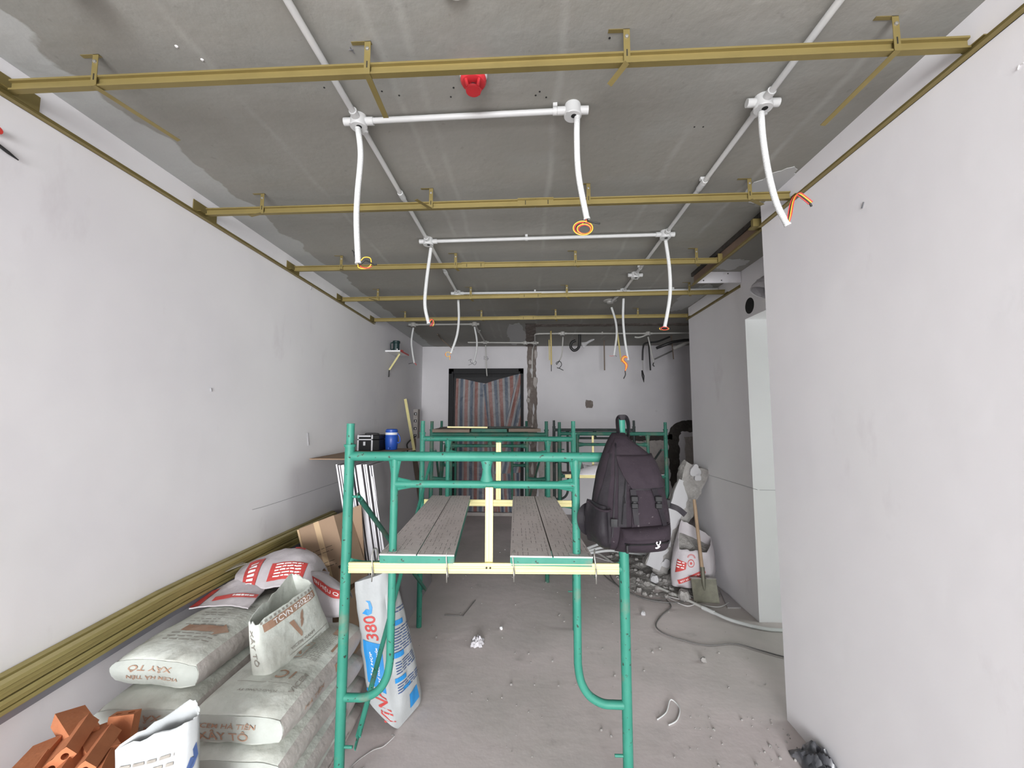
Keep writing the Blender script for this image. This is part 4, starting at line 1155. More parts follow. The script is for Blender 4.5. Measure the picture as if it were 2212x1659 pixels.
channel((-0.86, 3.445, 1.006), (0.36, 3.445, 1.006), 'pale gold channel across the far ends of the planks', 0.026)
channel((-0.243, 3.455, 1.025), (-0.243, 3.455, 1.50), 'upright pale gold channel at the far end of the planks', 0.021)
channel((0.42, 4.69, 1.058), (1.45, 4.69, 1.058), 'pale gold channel on the dusty frame behind the backpack', 0.020)
channel((0.755, 4.82, 1.08), (0.755, 4.82, 1.515), 'slim upright pale channel left behind the backpack loop', 0.012)
channel((0.985, 4.82, 1.08), (0.985, 4.82, 1.515), 'slim upright pale channel just behind the backpack top', 0.012)
t = thing('high_platform', (-0.5, 5.1, 1.55), 'worn dark platform boards lying on the top bars of the far tower', 'platform')
for i, (xa, xb, m) in enumerate(((-1.02, -0.62, 'hardboard'), (-0.60, -0.22, 'green_old'), (-0.20, 0.14, 'hardboard'))):
    MB().loft([[(xa + (-0.17 * v), 4.38 + 1.45 * v, z + 0.004 * i) for xa, z in ((xa, 1.553), (xb, 1.553), (xb, 1.585), (xa, 1.585))] for v in (0, 0.5, 1)]).build('platform_board', m, t)
o = MB().prism([(-0.012, -0.008), (0.012, -0.008), (0.012, 0.008), (-0.012, 0.008)], (-0.90, 4.60, 1.605), (-0.45, 4.62, 1.601)).build('metal_channel', 'gold_lit')
tag(o, 'short pale channel lying on the high platform', 'metal channel', 'pale channels on the scaffolds')
o = MB().prism([(-0.010, -0.006), (0.010, -0.006), (0.010, 0.006), (-0.010, 0.006)], (-0.44, 4.66, 1.600), (0.02, 4.75, 1.604)).build('metal_channel', 'green_dark')
tag(o, 'short dark channel lying on the high platform', 'metal channel')
# wire lashings round the front channel and stubs
def lashing(x, y, z, h, label, d=0.028):
    b = MB()
    pts = []
    for k in range(25):
        a = 2 * PI * k / 24
        pts.append((x + 0.004 * math.sin(a * 2), y + d * math.cos(a), z + h * math.sin(a)))
    b.tube(pts, 0.0028, 6)
    b.tube([(x, y - d, z - 0.01), (x + 0.001, y - d - 0.002, z - h - 0.014)], 0.0026, 6)
    return tag(b.build('wire_lashing', 'steel', None, True), label, 'wire', 'wire lashings on the near scaffold')
lashing(-0.668, 1.824, ZCN + 0.022, 0.058, 'steel wire lashing at the left stub of the near scaffold')
lashing(-0.345, 1.824, ZCN + 0.024, 0.058, 'steel wire lashing at the right edge of the left plank', 0.030)
lashing(-0.060, 1.824, ZCN + 0.026, 0.052, 'steel wire lashing at the left edge of the right plank', 0.030)
lashing(0.286, 1.824, ZCN + 0.028, 0.058, 'steel wire lashing at the right stub of the near scaffold')
# crumpled white polythene lying on the right tower's channel
t = thing('polythene_sheet', (0.75, 4.77, 1.075), 'crumpled white polythene heap on the frame behind the backpack', 'plastic sheet')
def ps(u, v):
    x = 0.52 + 0.62 * u
    y = 4.64 + 0.26 * v
    z = 1.085 + 0.15 * math.sin(PI * u) ** 0.8 * math.sin(PI * v) ** 0.6 * (0.8 + 0.5 * nz((x, y, 0), 6, 3)) + 0.03 * nz((x, y, 1), 17, 5) * math.sin(PI * v)
    return (x, y, z)
MB().sheet(ps, 34, 18, 0.006, (0, 0, -1)).build('sheet', 'polybag', t, 30)
o = MB().prism([(-0.03, -0.005), (0.03, -0.005), (0.03, 0.005), (-0.03, 0.005)], (0.55, 4.70, 1.30), (0.62, 4.70, 1.09), (0, 1, 0)).build('strap_piece', 'black_soft', t)
t = thing('support_board', (0.9, 4.8, 1.06), 'thin grey board bridging the frame under the polythene', 'board')
MB().box((0.40, 4.70, 1.072), (1.52, 4.92, 1.082)).build('board', 'gypsum_grey', t)
# ------------------------------------------------------------------ cement bags along the left wall
class Bag:
    """Block-ended paper sack: maps the surface of a unit cube to the slumped bag."""
    def __init__(self, c, W, L, T, yaw=0.0, seed=1.0, axes=None, flat=0.62, wr=0.012):
        self.c, self.W, self.L, self.T, self.seed, self.flat, self.wr = Vector(c), W, L, T, seed, flat, wr
        q = math.radians(yaw)
        self.ax = [Vector(a) for a in axes] if axes else [Vector((math.cos(q), math.sin(q), 0)), Vector((-math.sin(q), math.cos(q), 0)), Vector((0, 0, 1))]
    def __call__(self, a, b, c, off=0.0):
        k = max(abs(a), abs(b), abs(c), 1e-6)
        ka, kb, kc = a, b, c
        # thinner towards the block ends and the long sides
        tz = (1 - (1 - self.flat) * abs(kb) ** 5) * (1 - 0.42 * abs(ka) ** 4.5)
        z = kc * self.T / 2 * tz
        if kc < 0:
            z = kc * self.T / 2 * (0.55 + 0.45 * tz)
        x = ka * self.W / 2 * (0.89 + 0.11 * (1 - kc * kc)) * (1 - 0.03 * abs(kb) ** 8)
        y = kb * self.L / 2 * (0.97 + 0.03 * (1 - kc * kc)) * (1 - 0.015 * ka ** 8)
        p = self.c + self.ax[0] * x + self.ax[1] * y + self.ax[2] * z
        n = self.ax[0] * (ka if abs(ka) > 0.98 else 0) + self.ax[1] * (kb if abs(kb) > 0.98 else 0) + self.ax[2] * (kc if abs(kc) > 0.98 else 0)
        if n.length > 0:
            n.normalize()
        d = nz(p, 7, self.seed) * self.wr + nz((p.x * 1, p.y * 0.4, p.z), 22, self.seed + 3) * self.wr * 0.4
        return p + n * (d * 0.8 + off)
    def mesh(self, faces=('top', 'bottom', 'front', 'back', 'left', 'right'), n=(14, 22, 6)):
        b = MB()
        f = {'top': (lambda u, v: (u, v, 1), n[0], n[1]), 'bottom': (lambda u, v: (u, v, -1), n[0], n[1]), 'front': (lambda u, v: (u, -1, v), n[0], n[2]), 'back': (lambda u, v: (u, 1, v), n[0], n[2]), 'left': (lambda u, v: (-1, u, v), n[1], n[2]), 'right': (lambda u, v: (1, u, v), n[1], n[2])}
        vid = {}
        for k in faces:
            fn, nu, nv = f[k]
            idx = []
            for j in range(nv + 1):
                for i in range(nu + 1):
                    q = fn(2 * i / nu - 1, 2 * j / nv - 1)
                    key = tuple(round(t, 4) for t in q)
                    if key not in vid:
                        vid[key] = len(b.v)
                        b.v.append(tuple(self(*q)))
                    idx.append(vid[key])
            for j in range(nv):
                for i in range(nu):
                    b.f.append((idx[j * (nu + 1) + i], idx[j * (nu + 1) + i + 1], idx[(j + 1) * (nu + 1) + i + 1], idx[(j + 1) * (nu + 1) + i]))
        return b
    def face(self, name, off=0.0022):
        W, L, T = self.W / 2, self.L / 2, self.T / 2
        return {'top': lambda s, t: self(s / W, t / L, 1, off), 'front': lambda s, t: self(s / W, -1, t / T, off), 'right': lambda s, t: self(1, s / L, t / T, off)}[name]

def cement_bag(c, yaw, seed, label, prints, W=0.43, L=0.76, T=0.142, group='stacked cement bags'):
    t = thing('cement_bag', (c[0], c[1], c[2] - T / 2), label, 'cement bag', group)
    g = Bag(c, W, L, T, yaw, seed)
    body = g.mesh(('top', 'bottom', 'front', 'back')).build('bag_body', 'bag', t, 50)
    for sd in ('left', 'right'):
        g.mesh((sd,)).build('side_gusset', 'bag_side', t, 50)
    # gussets on the long sides and a glued end flap
    e = MB()
    e.sheet(lambda u, v: g((2 * u - 1) * 0.985, -1, (2 * v - 1) * 0.92, 0.0035 + 0.003 * nz((u * 5, v * 3, seed), 1.3)), 14, 5, 0.0015, g.ax[1])
    e.build('end_flap', 'bag_flap', t, 40)
    for face, m, items in prints:
        b = MB()
        f = g.face(face, 0.0062 if face == 'front' else 0.0024)
        for it in items:
            it(b, f)
        b.build('printing', m, t, fix=False)['kind'] = 'stuff'
    return t
M['bag_flap'] = mat('clean_bag_end_paper', (0.43, 0.46, 0.425), 0.75, spots=[((0.32, 0.325, 0.29), 5, 0.5, 0.75, 5, 0.6)], bump=(24, 0.3, 0.012))
def T_(s, x, y, w, h=None, rot=0, sh=0.0):
    return lambda b, f: text_on(b, f, s, x, y, w, h, rot, sh)
def R_(x0, y0, x1, y1, nu=6, nv=2):
    return lambda b, f: patch(b, f, x0, y0, x1, y1, nu, nv)
def lines_(x0, x1, ys, seed=1, h=0.006, word=0.035):
    """Rows of small unreadable print."""
    def go(b, f):
        r = random.Random(seed)
        for y in ys:
            x = x0
            while x < x1:
                w = min(x1 - x, word * (0.5 + r.random()))
                patch(b, f, x, y, x + w, y + h, 3, 1)
                x += w + 0.010
    return go
def brickwork(x0, x1, y0, y1, bw=0.026, bh=0.014, g=0.003):
    """Printed outline of brick courses."""
    def go(b, f):
        y, k = y0, 0
        while y < y1:
            patch(b, f, x0, y, x1, y + g * 0.7, 10, 1)
            x = x0 + (bw / 2 if k % 2 else 0)
            while x < x1:
                patch(b, f, x, y, x + g * 0.7, y + bh, 1, 2)
                x += bw
            y += bh
            k += 1
    return go
front_up = [('front', 'print_brown', [T_('VICEM HÀ TIÊN', -0.030, 0.020, 0.27, 0.034, 0, 0.12), T_('XÂY TÔ', -0.035, -0.030, 0.22, 0.050)])]
front_down = [('front', 'print_brown', [T_('XÂY TÔ', -0.01, 0.018, 0.22, 0.044, 180, 0.15), T_('VICEM HÀ TIÊN', 0.0, -0.032, 0.26, 0.022, 180, 0.12)])]
TR = 0.142
rx, ry = -1.150, 2.055
cement_bag((rx, ry, 0.487), -2, 1.0, 'top cement bag of the right-hand stack, boxed X emblem on its upper face', front_up + [
    ('top', 'print_grey', [T_('VICEM', 0.178, -0.20, 0.13, 0.026, 90, 0.15), T_('TỔNG CÔNG TY', 0.02, -0.275, 0.20, 0.017, 180, 0.15), brickwork(-0.05, 0.17, -0.04, 0.30), lines_(-0.12, 0.16, (-0.225,), 3, 0.002, 0.2)]),
    ('top', 'print_brown', [T_('1C', 0.085, -0.165, 0.085, 0.060, 180), T_('Y', -0.025, -0.15, 0.04, 0.055, 180), R_(0.125, 0.19, 0.16, 0.27), R_(0.188, 0.06, 0.20, 0.16)]),
    ('right', 'print_brown', [T_('HÀ TIÊN', -0.17, 0.0, 0.16, 0.03, 0, 0.15), R_(0.02, -0.02, 0.07, 0.03)])], T=0.15)
# boxed X emblem (own pale panel on the brick print)
def emblem():
    t = bpy.data.objects['cement_bag']
    g = Bag((rx, ry, 0.487), 0.43, 0.76, 0.15, -2, 1.0)
    b = MB()
    patch(b, g.face('top', 0.0030), -0.05, -0.04, 0.085, 0.10, 8, 8)
    b.build('emblem_panel', 'bag_flap', t, fix=False)
    b = MB()
    f = g.face('top', 0.0036)
    for x0, y0, x1, y1 in ((-0.045, -0.035, 0.08, -0.031), (-0.045, 0.091, 0.08, 0.095), (-0.045, -0.035, -0.041, 0.095), (0.076, -0.035, 0.08, 0.095)):
        patch(b, f, x0, y0, x1, y1, 6, 6)
    text_on(b, f, 'X', 0.030, 0.03, 0.075, 0.085, 180)
    text_on(b, f, 'X', -0.026, 0.03, 0.02, 0.06, 180)
    b.build('emblem', 'print_brown', t, fix=False)
emblem()
cement_bag((rx + 0.012, ry - 0.035, 0.349), -1, 2.0, 'second cement bag down in the right-hand stack, lettering on its front flap', front_up + [('right', 'print_brown', [T_('QUALITY', -0.10, 0.0, 0.20, 0.035, 0, 0.1), R_(0.08, -0.02, 0.13, 0.035)])])
cement_bag((rx + 0.018, ry + 0.01, 0.210), 1, 3.0, 'third cement bag down in the right-hand stack, crumpled front corner', [('right', 'print_grey', [T_('QUALITY', -0.10, 0.0, 0.20, 0.035, 0, 0.1), R_(0.08, -0.02, 0.12, 0.03)]), ('front', 'print_brown', [T_('VICEM HÀ TIÊN', -0.025, 0.018, 0.25, 0.026, 0, 0.12)])])
cement_bag((rx + 0.005, ry - 0.01, 0.071), 0, 4.0, 'bottom cement bag of the right-hand stack, standing on the floor', [('right', 'print_grey', [lines_(-0.2, 0.2, (0.0,), 4, 0.012)])])
lx, ly = -1.630, 2.215
cement_bag((lx, ly, 0.592), -2, 5.0, 'top cement bag beside the wall, brown arrow print and upside-down lettering', front_down + [
    ('top', 'print_grey', [T_('0000', 0.10, 0.085, 0.09, 0.016, 0), lines_(-0.10, 0.06, (-0.10, -0.075, -0.03, -0.005, 0.04, 0.09), 7, 0.005), lines_(0.02, 0.19, (-0.06, -0.04, -0.02, 0.0, 0.02, 0.04, 0.06), 8, 0.002, 0.05), lines_(-0.10, 0.16, (-0.235, -0.21, -0.26, -0.128), 9, 0.006, 0.05)]),
    ('top', 'print_brown', [R_(-0.07, -0.188, 0.13, -0.132, 8, 2), lambda b, f: quad_on(b, f, (0.13, -0.21), (0.188, -0.162), (0.186, -0.158), (0.13, -0.112), 6, 6)])], T=0.15)
cement_bag((lx + 0.01, ly - 0.09, 0.452), 2, 6.0, 'second cement bag beside the wall, dusty top and upside-down lettering', front_down)
cement_bag((lx, ly - 0.05, 0.313), -1, 7.0, 'third cement bag down beside the wall, behind the torn white sack', front_down)
cement_bag((lx + 0.01, ly, 0.175), 0, 8.0, 'fourth cement bag down beside the wall, mostly hidden by bricks', front_down, T=0.138)
cement_bag((lx, ly + 0.01, 0.052), 0, 9.0, 'bottom cement bag beside the wall, flattened on the floor', [], T=0.105)

# generic sack lofted between a foot outline and a top outline
def quad_fn(bot, top, bulge=0.02, seed=1.0, wr=0.006, pinch=0.0):
    """Returns F(side, s, h, off): side 0..3 round the bag, s and h in 0..1."""
    bot, top = [Vector(p) for p in bot], [Vector(p) for p in top]
    cb = sum(bot, Vector()) / 4
    ct = sum(top, Vector()) / 4
    def F(side, s, h, off=0.0):
        i, k = side % 4, (side + 1) % 4
        p = bot[i].lerp(bot[k], s).lerp(top[i].lerp(top[k], s), h)
        c = cb.lerp(ct, h)
        e = (bot[k] - bot[i]).lerp(top[k] - top[i], h)
        n = Vector((e.y, -e.x, 0))
        n = n.normalized() if n.length > 1e-6 else Vector((0, 0, 1))
        if n.dot(p - c) < 0:
            n = -n
        radial = (p - c)
        radial.z = 0
        rn = radial.normalized() if radial.length > 1e-6 else n
        edge = (1 - abs(2 * s - 1) ** 4)
        nn = (n * edge + rn * (1 - edge)).normalized()
        d = bulge * edge * math.sin(PI * min(1, 0.12 + h * 0.82)) - 0.010 * (1 - edge)
        d += nz(p, 8, seed) * wr + nz((p.x, p.y, p.z * 0.5), 24, seed + 5) * wr * 0.45
        return p + nn * (d + off)
    return F
def sack_shell(F, nh=16, ns=9, rim=None):
    b = MB()
    rings = []
    for j in range(nh + 1):
        h = j / nh
        ring = []
        for side in range(4):
            for q in range(ns):
                s = q / ns
                hh = h
                if rim and j == nh:
                    hh = 1 + rim * nz((side * 3.1 + s * 3.1, 0.3, 0.7), 9.0, 2.0)
                ring.append(F(side, s, hh))
        rings.append(ring)
    return b, rings
def open_sack(name, label, cat, bot, top, m, seed, fill=0.72, bulge=0.015, rim=0.05, m_in=None, th=0.004, group=None, fill_m='cement'):
    F = quad_fn(bot, top, bulge, seed)
    c = sum((Vector(p) for p in bot), Vector()) / 4
    t = thing(name, tuple(c), label, cat, group)
    b, rings = sack_shell(F, 18, 10, rim)
    cen = [sum(r, Vector()) / len(r) for r in rings]
    inner = [[p + (cen[j] - p).normalized() * th for p in r] for j, r in enumerate(rings)]
    lo = int(fill * 18)
    b.loft(rings + [inner[j] for j in range(18, lo - 1, -1)], True, False)
    b.build('bag_body', m, t, 50)
    q = MB()
    r = inner[lo]
    cc = cen[lo]
    q.loft([[cc + (p - cc) * k + Vector((0, 0, (1 - k) * 0.02 + 0.012 * nz(p * (1 + k), 9, seed))) for p in r] for k in (1.0, 0.8, 0.6, 0.4, 0.2, 0.05)], False, True)
    q.build('sack_inside', fill_m, t, True)
    return t, F
def side_fn(F, side, off, w, h):
    """Metric surface of one side, centred: s right, t up."""
    return lambda s, t: F(side, 0.5 + s / w, 0.5 + t / h, off)

# half a cement bag, cut open, standing on the right-hand stack
zb = 0.552
t, F = open_sack('open_cement_bag', 'cut-open half cement bag standing on the right-hand stack', 'cement bag',
    [(-1.232, 1.880, zb), (-1.140, 1.888, zb), (-1.085, 2.33, zb), (-1.225, 2.35, zb)],
    [(-1.265, 1.885, 0.79), (-1.205, 1.865, 0.785), (-1.145, 2.24, 0.815), (-1.285, 2.27, 0.865)], 'bag', 12.0, 0.62, 0.012, 0.08)
f = side_fn(F, 1, 0.0030, 0.42, 0.26)
b = MB()
patch(b, f, -0.185, 0.075, 0.185, 0.112, 12, 2)
poly_on(b, f, [(-0.045, 0.045), (-0.015, 0.045), (0.008, -0.035), (0.002, -0.05), (-0.006, -0.05)])
poly_on(b, f, [(0.010, -0.012), (0.020, 0.016), (0.046, 0.042), (0.044, 0.016), (0.028, -0.002)])
poly_on(b, f, [(0.024, 0.026), (0.040, 0.05), (0.062, 0.064), (0.056, 0.040), (0.046, 0.028)])
b.build('brand_print', 'print_brown', t, fix=False)
b = MB()
text_on(b, side_fn(F, 1, 0.0042, 0.42, 0.26), 'TCVN 9202:20', 0.02, 0.094, 0.29, 0.026)
b.build('band_lettering', 'print_white', t, fix=False)
b = MB()
text_on(b, f, 'VICEM XANH', 0.0, -0.072, 0.17, 0.016)
text_on(b, f, 'KHỐI LƯỢNG', 0.03, -0.112, 0.19, 0.014, 0, 0.15)
patch(b, f, -0.10, -0.096, 0.19, -0.0935, 10, 1)
for i in range(14):
    patch(b, f, -0.195 + 0.028 * i, 0.116, -0.183 + 0.028 * i, 0.128, 2, 1)
text_on(b, side_fn(F, 0, 0.0030, 0.085, 0.24), 'XÂY TÔ', 0.0, 0.01, 0.16, 0.024, -90)
b.build('lettering', 'print_grey', t, fix=False)['kind'] = 'stuff'

# torn white sack standing in front of the stacks
zb = 0.30
t, F = open_sack('torn_white_sack', 'torn open white sack with blue stroke, standing by the bricks', 'sack',
    [(-1.315, 1.36, zb), (-1.100, 1.345, zb), (-1.075, 1.42, zb), (-1.300, 1.46, zb)],
    [(-1.348, 1.372, 0.632), (-1.105, 1.362, 0.718), (-1.082, 1.41, 0.722), (-1.130, 1.43, 0.758)], 'bag_white', 21.0, 0.35, 0.010, 0.03, fill_m='hole')  # near-black cap paints the shade inside the empty sack
f = side_fn(F, 0, 0.0030, 0.235, 0.40)
b = MB()
lines_(-0.085, 0.095, (0.098, 0.122), 21, 0.009, 0.03)(b, f)
lines_(-0.02, 0.06, (0.076,), 22, 0.008, 0.03)(b, f)
b.build('small_print', 'print_grey', t, fix=False)['kind'] = 'stuff'
b = MB()
text_on(b, f, 'CÔNG TY', -0.045, 0.066, 0.085, 0.016, 180)
patch(b, f, 0.0, 0.040, 0.09, 0.047, 8, 1)
f2 = side_fn(F, 1, 0.0030, 0.11, 0.42)
poly_on(b, f2, [(-0.035, 0.075), (-0.015, 0.105), (0.002, 0.10), (-0.004, 0.125), (0.016, 0.14), (0.026, 0.10), (0.002, 0.072), (-0.022, 0.062)])
lines_(-0.02, 0.02, (0.0, 0.018, 0.036), 23, 0.007, 0.06)(b, f2)
b.build('blue_print', 'print_navy', t, fix=False)

# white sack with blue band leaning by the near scaffold post
F = quad_fn([(-0.885, 2.36, 0.16), (-0.712, 2.37, 0.0), (-0.64, 2.62, 0.02), (-0.80, 2.74, 0.10)],
            [(-1.005, 2.40, 0.76), (-0.826, 2.40, 0.815), (-0.800, 2.52, 0.79), (-0.93, 2.60, 0.74)], 0.035, 31.0, 0.010)
t = thing('white_sack', (-0.75, 2.5, 0.0), 'full white sack with red figures and blue band, leaning behind the near post', 'sack')
b, rings = sack_shell(F, 22, 10)
cen = sum(rings[-1], Vector()) / len(rings[-1])
rings.append([cen + (p - cen) * 0.55 + Vector((0, 0, 0.012)) for p in rings[-1]])
b.loft(rings, True, True)
b.build('bag_body', 'bag_white', t, 50)
f = lambda off: side_fn(F, 0, off, 0.19, 0.74)
b = MB()
patch(b, f(0.003), -0.055, -0.21, 0.055, 0.035, 6, 14)
poly_on(b, f(0.003), [(-0.045, 0.185), (-0.02, 0.21), (0.0, 0.205), (-0.005, 0.24), (-0.02, 0.255), (0.006, 0.25), (0.018, 0.215), (0.012, 0.185), (-0.01, 0.175)])
f1 = side_fn(F, 1, 0.003, 0.22, 0.74)
for y0, y1, x0, x1 in ((-0.045, -0.02, -0.10, -0.03), (-0.16, -0.138, -0.10, -0.03), (0.11, 0.135, -0.10, 0.0), (-0.215, -0.195, -0.06, 0.0), (-0.33, -0.26, -0.02, 0.06)):
    patch(b, f1, x0, y0, x1, y1, 5, 3)
poly_on(b, f(0.003), [(-0.07, -0.26), (-0.04, -0.27), (-0.05, -0.31), (-0.08, -0.29)])
b.build('blue_band', 'print_blue', t, fix=False)
b = MB()
text_on(b, f(0.003), '380', 0.0, 0.11, 0.125, 0.075, 97)
text_on(b, f(0.003), 'ViNA', 0.025, -0.29, 0.17, 0.085, 112, 0.1)
text_on(b, f1, 'ViNA', -0.06, 0.24, 0.10, 0.045, 90)
b.build('red_lettering', 'print_red', t, fix=False)
b = MB()
text_on(b, f(0.0045), 'HỖN HỢP', -0.018, -0.105, 0.17, 0.024, 90)
text_on(b, f(0.0045), 'BỘT ĐỂ THƯƠNG PHẨM', 0.022, -0.10, 0.22, 0.022, 90)
b.build('white_lettering', 'print_white', t, fix=False)['kind'] = 'stuff'
b = MB()
lines_(-0.09, 0.08, [0.09 - 0.014 * i for i in range(9)] + [-0.07 - 0.013 * i for i in range(5)] + [-0.175 - 0.013 * i for i in range(4)] + [0.17, 0.185], 33, 0.005, 0.05)(b, f1)
b.build('small_print', 'print_navy', t, fix=False)['kind'] = 'stuff'

# putty sacks, red on white: a slumped sack and emptied ones thrown over the stacks
t = thing('putty_sack', (-1.50, 2.75, 0.0), 'slumped white sack with red print, folded over behind the cement bags', 'sack', 'red and white putty sacks')
F = quad_fn([(-1.72, 2.68, 0.0), (-1.36, 2.66, 0.0), (-1.30, 2.90, 0.0), (-1.66, 2.92, 0.0)], [(-1.78, 2.66, 0.62), (-1.40, 2.64, 0.62), (-1.34, 2.84, 0.66), (-1.70, 2.88, 0.66)], 0.03, 41.0, 0.012)
b, rings = sack_shell(F, 12, 8)
b.loft(rings, True, True)
b.build('bag_body', 'bag_pink', t, 50)
def rows_fn(rows, seed, wr=0.012, fold=0.0):
    """Smooth surface through a grid of world points, with creases."""
    rows = [[Vector(p) for p in r] for r in rows]
    def cr(p, t):
        n = len(p) - 1
        i = min(int(t * n), n - 1)
        f = t * n - i
        a, b_, c, d = p[max(i - 1, 0)], p[i], p[i + 1], p[min(i + 2, n)]
        return 0.5 * ((2 * b_) + (c - a) * f + (2 * a - 5 * b_ + 4 * c - d) * f * f + (3 * b_ - a - 3 * c + d) * f ** 3)
    def fn(u, v, off=0.0):
        p = cr([cr(r, u) for r in rows], v)
        w = nz(p, 9, seed) * wr + abs(nz((p.x, p.y * 0.6, p.z), 20, seed + 2)) * wr * 0.6
        return p + Vector((0, -0.35, 0.94)) * (w + off)
    return fn
def patch_rows(b, fn, u0, v0, u1, v1, off=0.004, nu=10, nv=5):
    b.grid(lambda u, v: fn(u0 + (u1 - u0) * u, v0 + (v1 - v0) * v, off), nu, nv)
fa = rows_fn([
    [(-1.72, 2.44, 0.690), (-1.58, 2.42, 0.705), (-1.44, 2.44, 0.725), (-1.33, 2.46, 0.720), (-1.27, 2.48, 0.690)],
    [(-1.80, 2.55, 0.740), (-1.62, 2.55, 0.790), (-1.47, 2.55, 0.815), (-1.34, 2.56, 0.800), (-1.285, 2.58, 0.740)],
    [(-1.86, 2.74, 0.735), (-1.68, 2.74, 0.820), (-1.52, 2.72, 0.850), (-1.38, 2.70, 0.820), (-1.31, 2.70, 0.740)],
    [(-1.86, 2.86, 0.66), (-1.72, 2.90, 0.70), (-1.56, 2.90, 0.72), (-1.42, 2.86, 0.70), (-1.36, 2.84, 0.66)]], 42.0)
MB().sheet(lambda u, v: fa(u, v), 40, 24, 0.010, (0, 0.2, -0.95)).build('folded_flap', 'bag_pink', t, 60)
b = MB()
patch_rows(b, fa, 0.33, 0.10, 0.72, 0.34)
patch_rows(b, fa, 0.10, 0.04, 0.22, 0.50)
patch_rows(b, fa, 0.50, 0.62, 0.62, 0.70)
b.build('red_print', 'print_red', t, fix=False)
b = MB()
ft = lambda x, y: fa(0.52 + x, 0.22 + y, 0.006)
lines_(-0.14, 0.15, (-0.08, -0.04, 0.0, 0.04, 0.08), 42, 0.018, 0.06)(b, ft)
for i in range(6):
    patch(b, lambda x, y: fa(0.16 + x, 0.27 + y, 0.006), -0.028, -0.19 + 0.062 * i, 0.028, -0.155 + 0.062 * i, 3, 3)
b.build('white_lettering', 'print_white', t, fix=False)['kind'] = 'stuff'

t = thing('putty_sack', (-1.17, 2.45, 0.50), 'limp white sack with red edge lettering, hanging down beside the open bag', 'sack', 'red and white putty sacks')
fb = rows_fn([
    [(-1.21, 2.42, 0.640), (-1.19, 2.42, 0.585), (-1.13, 2.44, 0.555), (-1.06, 2.46, 0.560)],
    [(-1.25, 2.44, 0.735), (-1.21, 2.45, 0.690), (-1.15, 2.46, 0.655), (-1.06, 2.48, 0.640)],
    [(-1.31, 2.52, 0.775), (-1.26, 2.54, 0.755), (-1.19, 2.55, 0.720), (-1.08, 2.55, 0.655)],
    [(-1.33, 2.64, 0.70), (-1.28, 2.66, 0.70), (-1.20, 2.66, 0.66), (-1.10, 2.64, 0.58)]], 44.0, 0.010)
MB().sheet(lambda u, v: fb(u, v), 24, 24, 0.012, (0, 0.3, -0.9)).build('bag_body', 'bag_pink', t, 60)
b = MB()
b.grid(lambda u, v: fb(0.02 + 0.98 * u, 0.33 + 0.15 * v + 0.02 * math.sin(6 * u), 0.004), 14, 4)
b.build('red_print', 'print_red', t, fix=False)
b = MB()
text_on(b, lambda x, y: fb(0.45 + x, 0.405 + y + 0.02 * math.sin(6 * (0.45 + x)), 0.006), 'ÊN HIỆU Q', 0, 0, 0.7, 0.085)
b.build('white_lettering', 'print_white', t, fix=False)

t = thing('putty_sack', (-1.70, 2.40, 0.66), 'flat empty white sack with red border, spread along the wall over the bags', 'sack', 'red and white putty sacks')
fc = rows_fn([
    [(-1.845, 2.26, 0.668), (-1.74, 2.28, 0.676), (-1.62, 2.28, 0.682), (-1.50, 2.24, 0.682)],
    [(-1.855, 2.36, 0.675), (-1.75, 2.38, 0.695), (-1.63, 2.36, 0.705), (-1.51, 2.32, 0.700)],
    [(-1.855, 2.52, 0.690), (-1.77, 2.52, 0.730), (-1.65, 2.48, 0.735), (-1.53, 2.42, 0.715)]], 46.0, 0.008)
MB().sheet(lambda u, v: fc(u, v), 28, 16, 0.006, (0, 0, -1)).build('bag_body', 'bag_pink', t, 60)
b = MB()
patch_rows(b, fc, 0.0, 0.0, 0.16, 0.75)
b.grid(lambda u, v: fc(0.28 + 0.72 * u, 0.22 + 0.26 * u + 0.16 * v, 0.004), 12, 3)
b.build('red_print', 'print_red', t, fix=False)
b = MB()
lines_(-0.18, 0.18, (0.0,), 43, 0.06, 0.07)(b, lambda x, y: fc(0.74 + x, 0.44 + y + 0.36 * x, 0.006))
b.build('white_lettering', 'print_white', t, fix=False)['kind'] = 'stuff'
tag(MB().sheet(rows_fn([[(-1.956, 2.550, 0.713), (-1.828, 2.550, 0.776), (-1.727, 2.550, 0.805)], [(-2.020, 2.650, 0.704), (-1.910, 2.650, 0.757), (-1.817, 2.650, 0.778)], [(-2.067, 2.750, 0.702), (-1.990, 2.750, 0.739), (-1.911, 2.750, 0.749)]], 48.0, 0.01), 14, 10, 0.002, (0, 0, -1)).build('clear_plastic', 'bagclear', None, 60), 'scrap of clear plastic behind the gold channel bundle', 'plastic')

# ------------------------------------------------------------------ bundle of gold channels along the wall
def long_channel(x, z, y0, y1, i, w=0.040, h=0.0155):
    b = MB()
    pr = [(-w / 2, -h / 2), (w / 2, -h / 2), (w / 2, -h / 2 + 0.003), (w / 2 - 0.004, h / 2), (-w / 2 + 0.004, h / 2), (-w / 2, -h / 2 + 0.003)]
    ys = [y0 + (y1 - y0) * k / 16 for k in range(17)]
    b.loft([[(x + px, y, z + bow(y) + pz) for px, pz in pr] for y in ys])
    return b
def bow(y):
    pts = ((0.0, -0.115), (0.75, -0.078), (1.45, -0.045), (2.2, 0.0), (3.0, 0.0), (4.2, -0.014))
    for (a, p), (c, q) in zip(pts, pts[1:]):
        if y <= c:
            return p + (q - p) * (y - a) / (c - a)
    return -0.014
bz = 0.700
r_ = random.Random(5)
PLACE = ('lowest', 'second lowest', 'third', 'fourth', 'second highest', 'topmost')
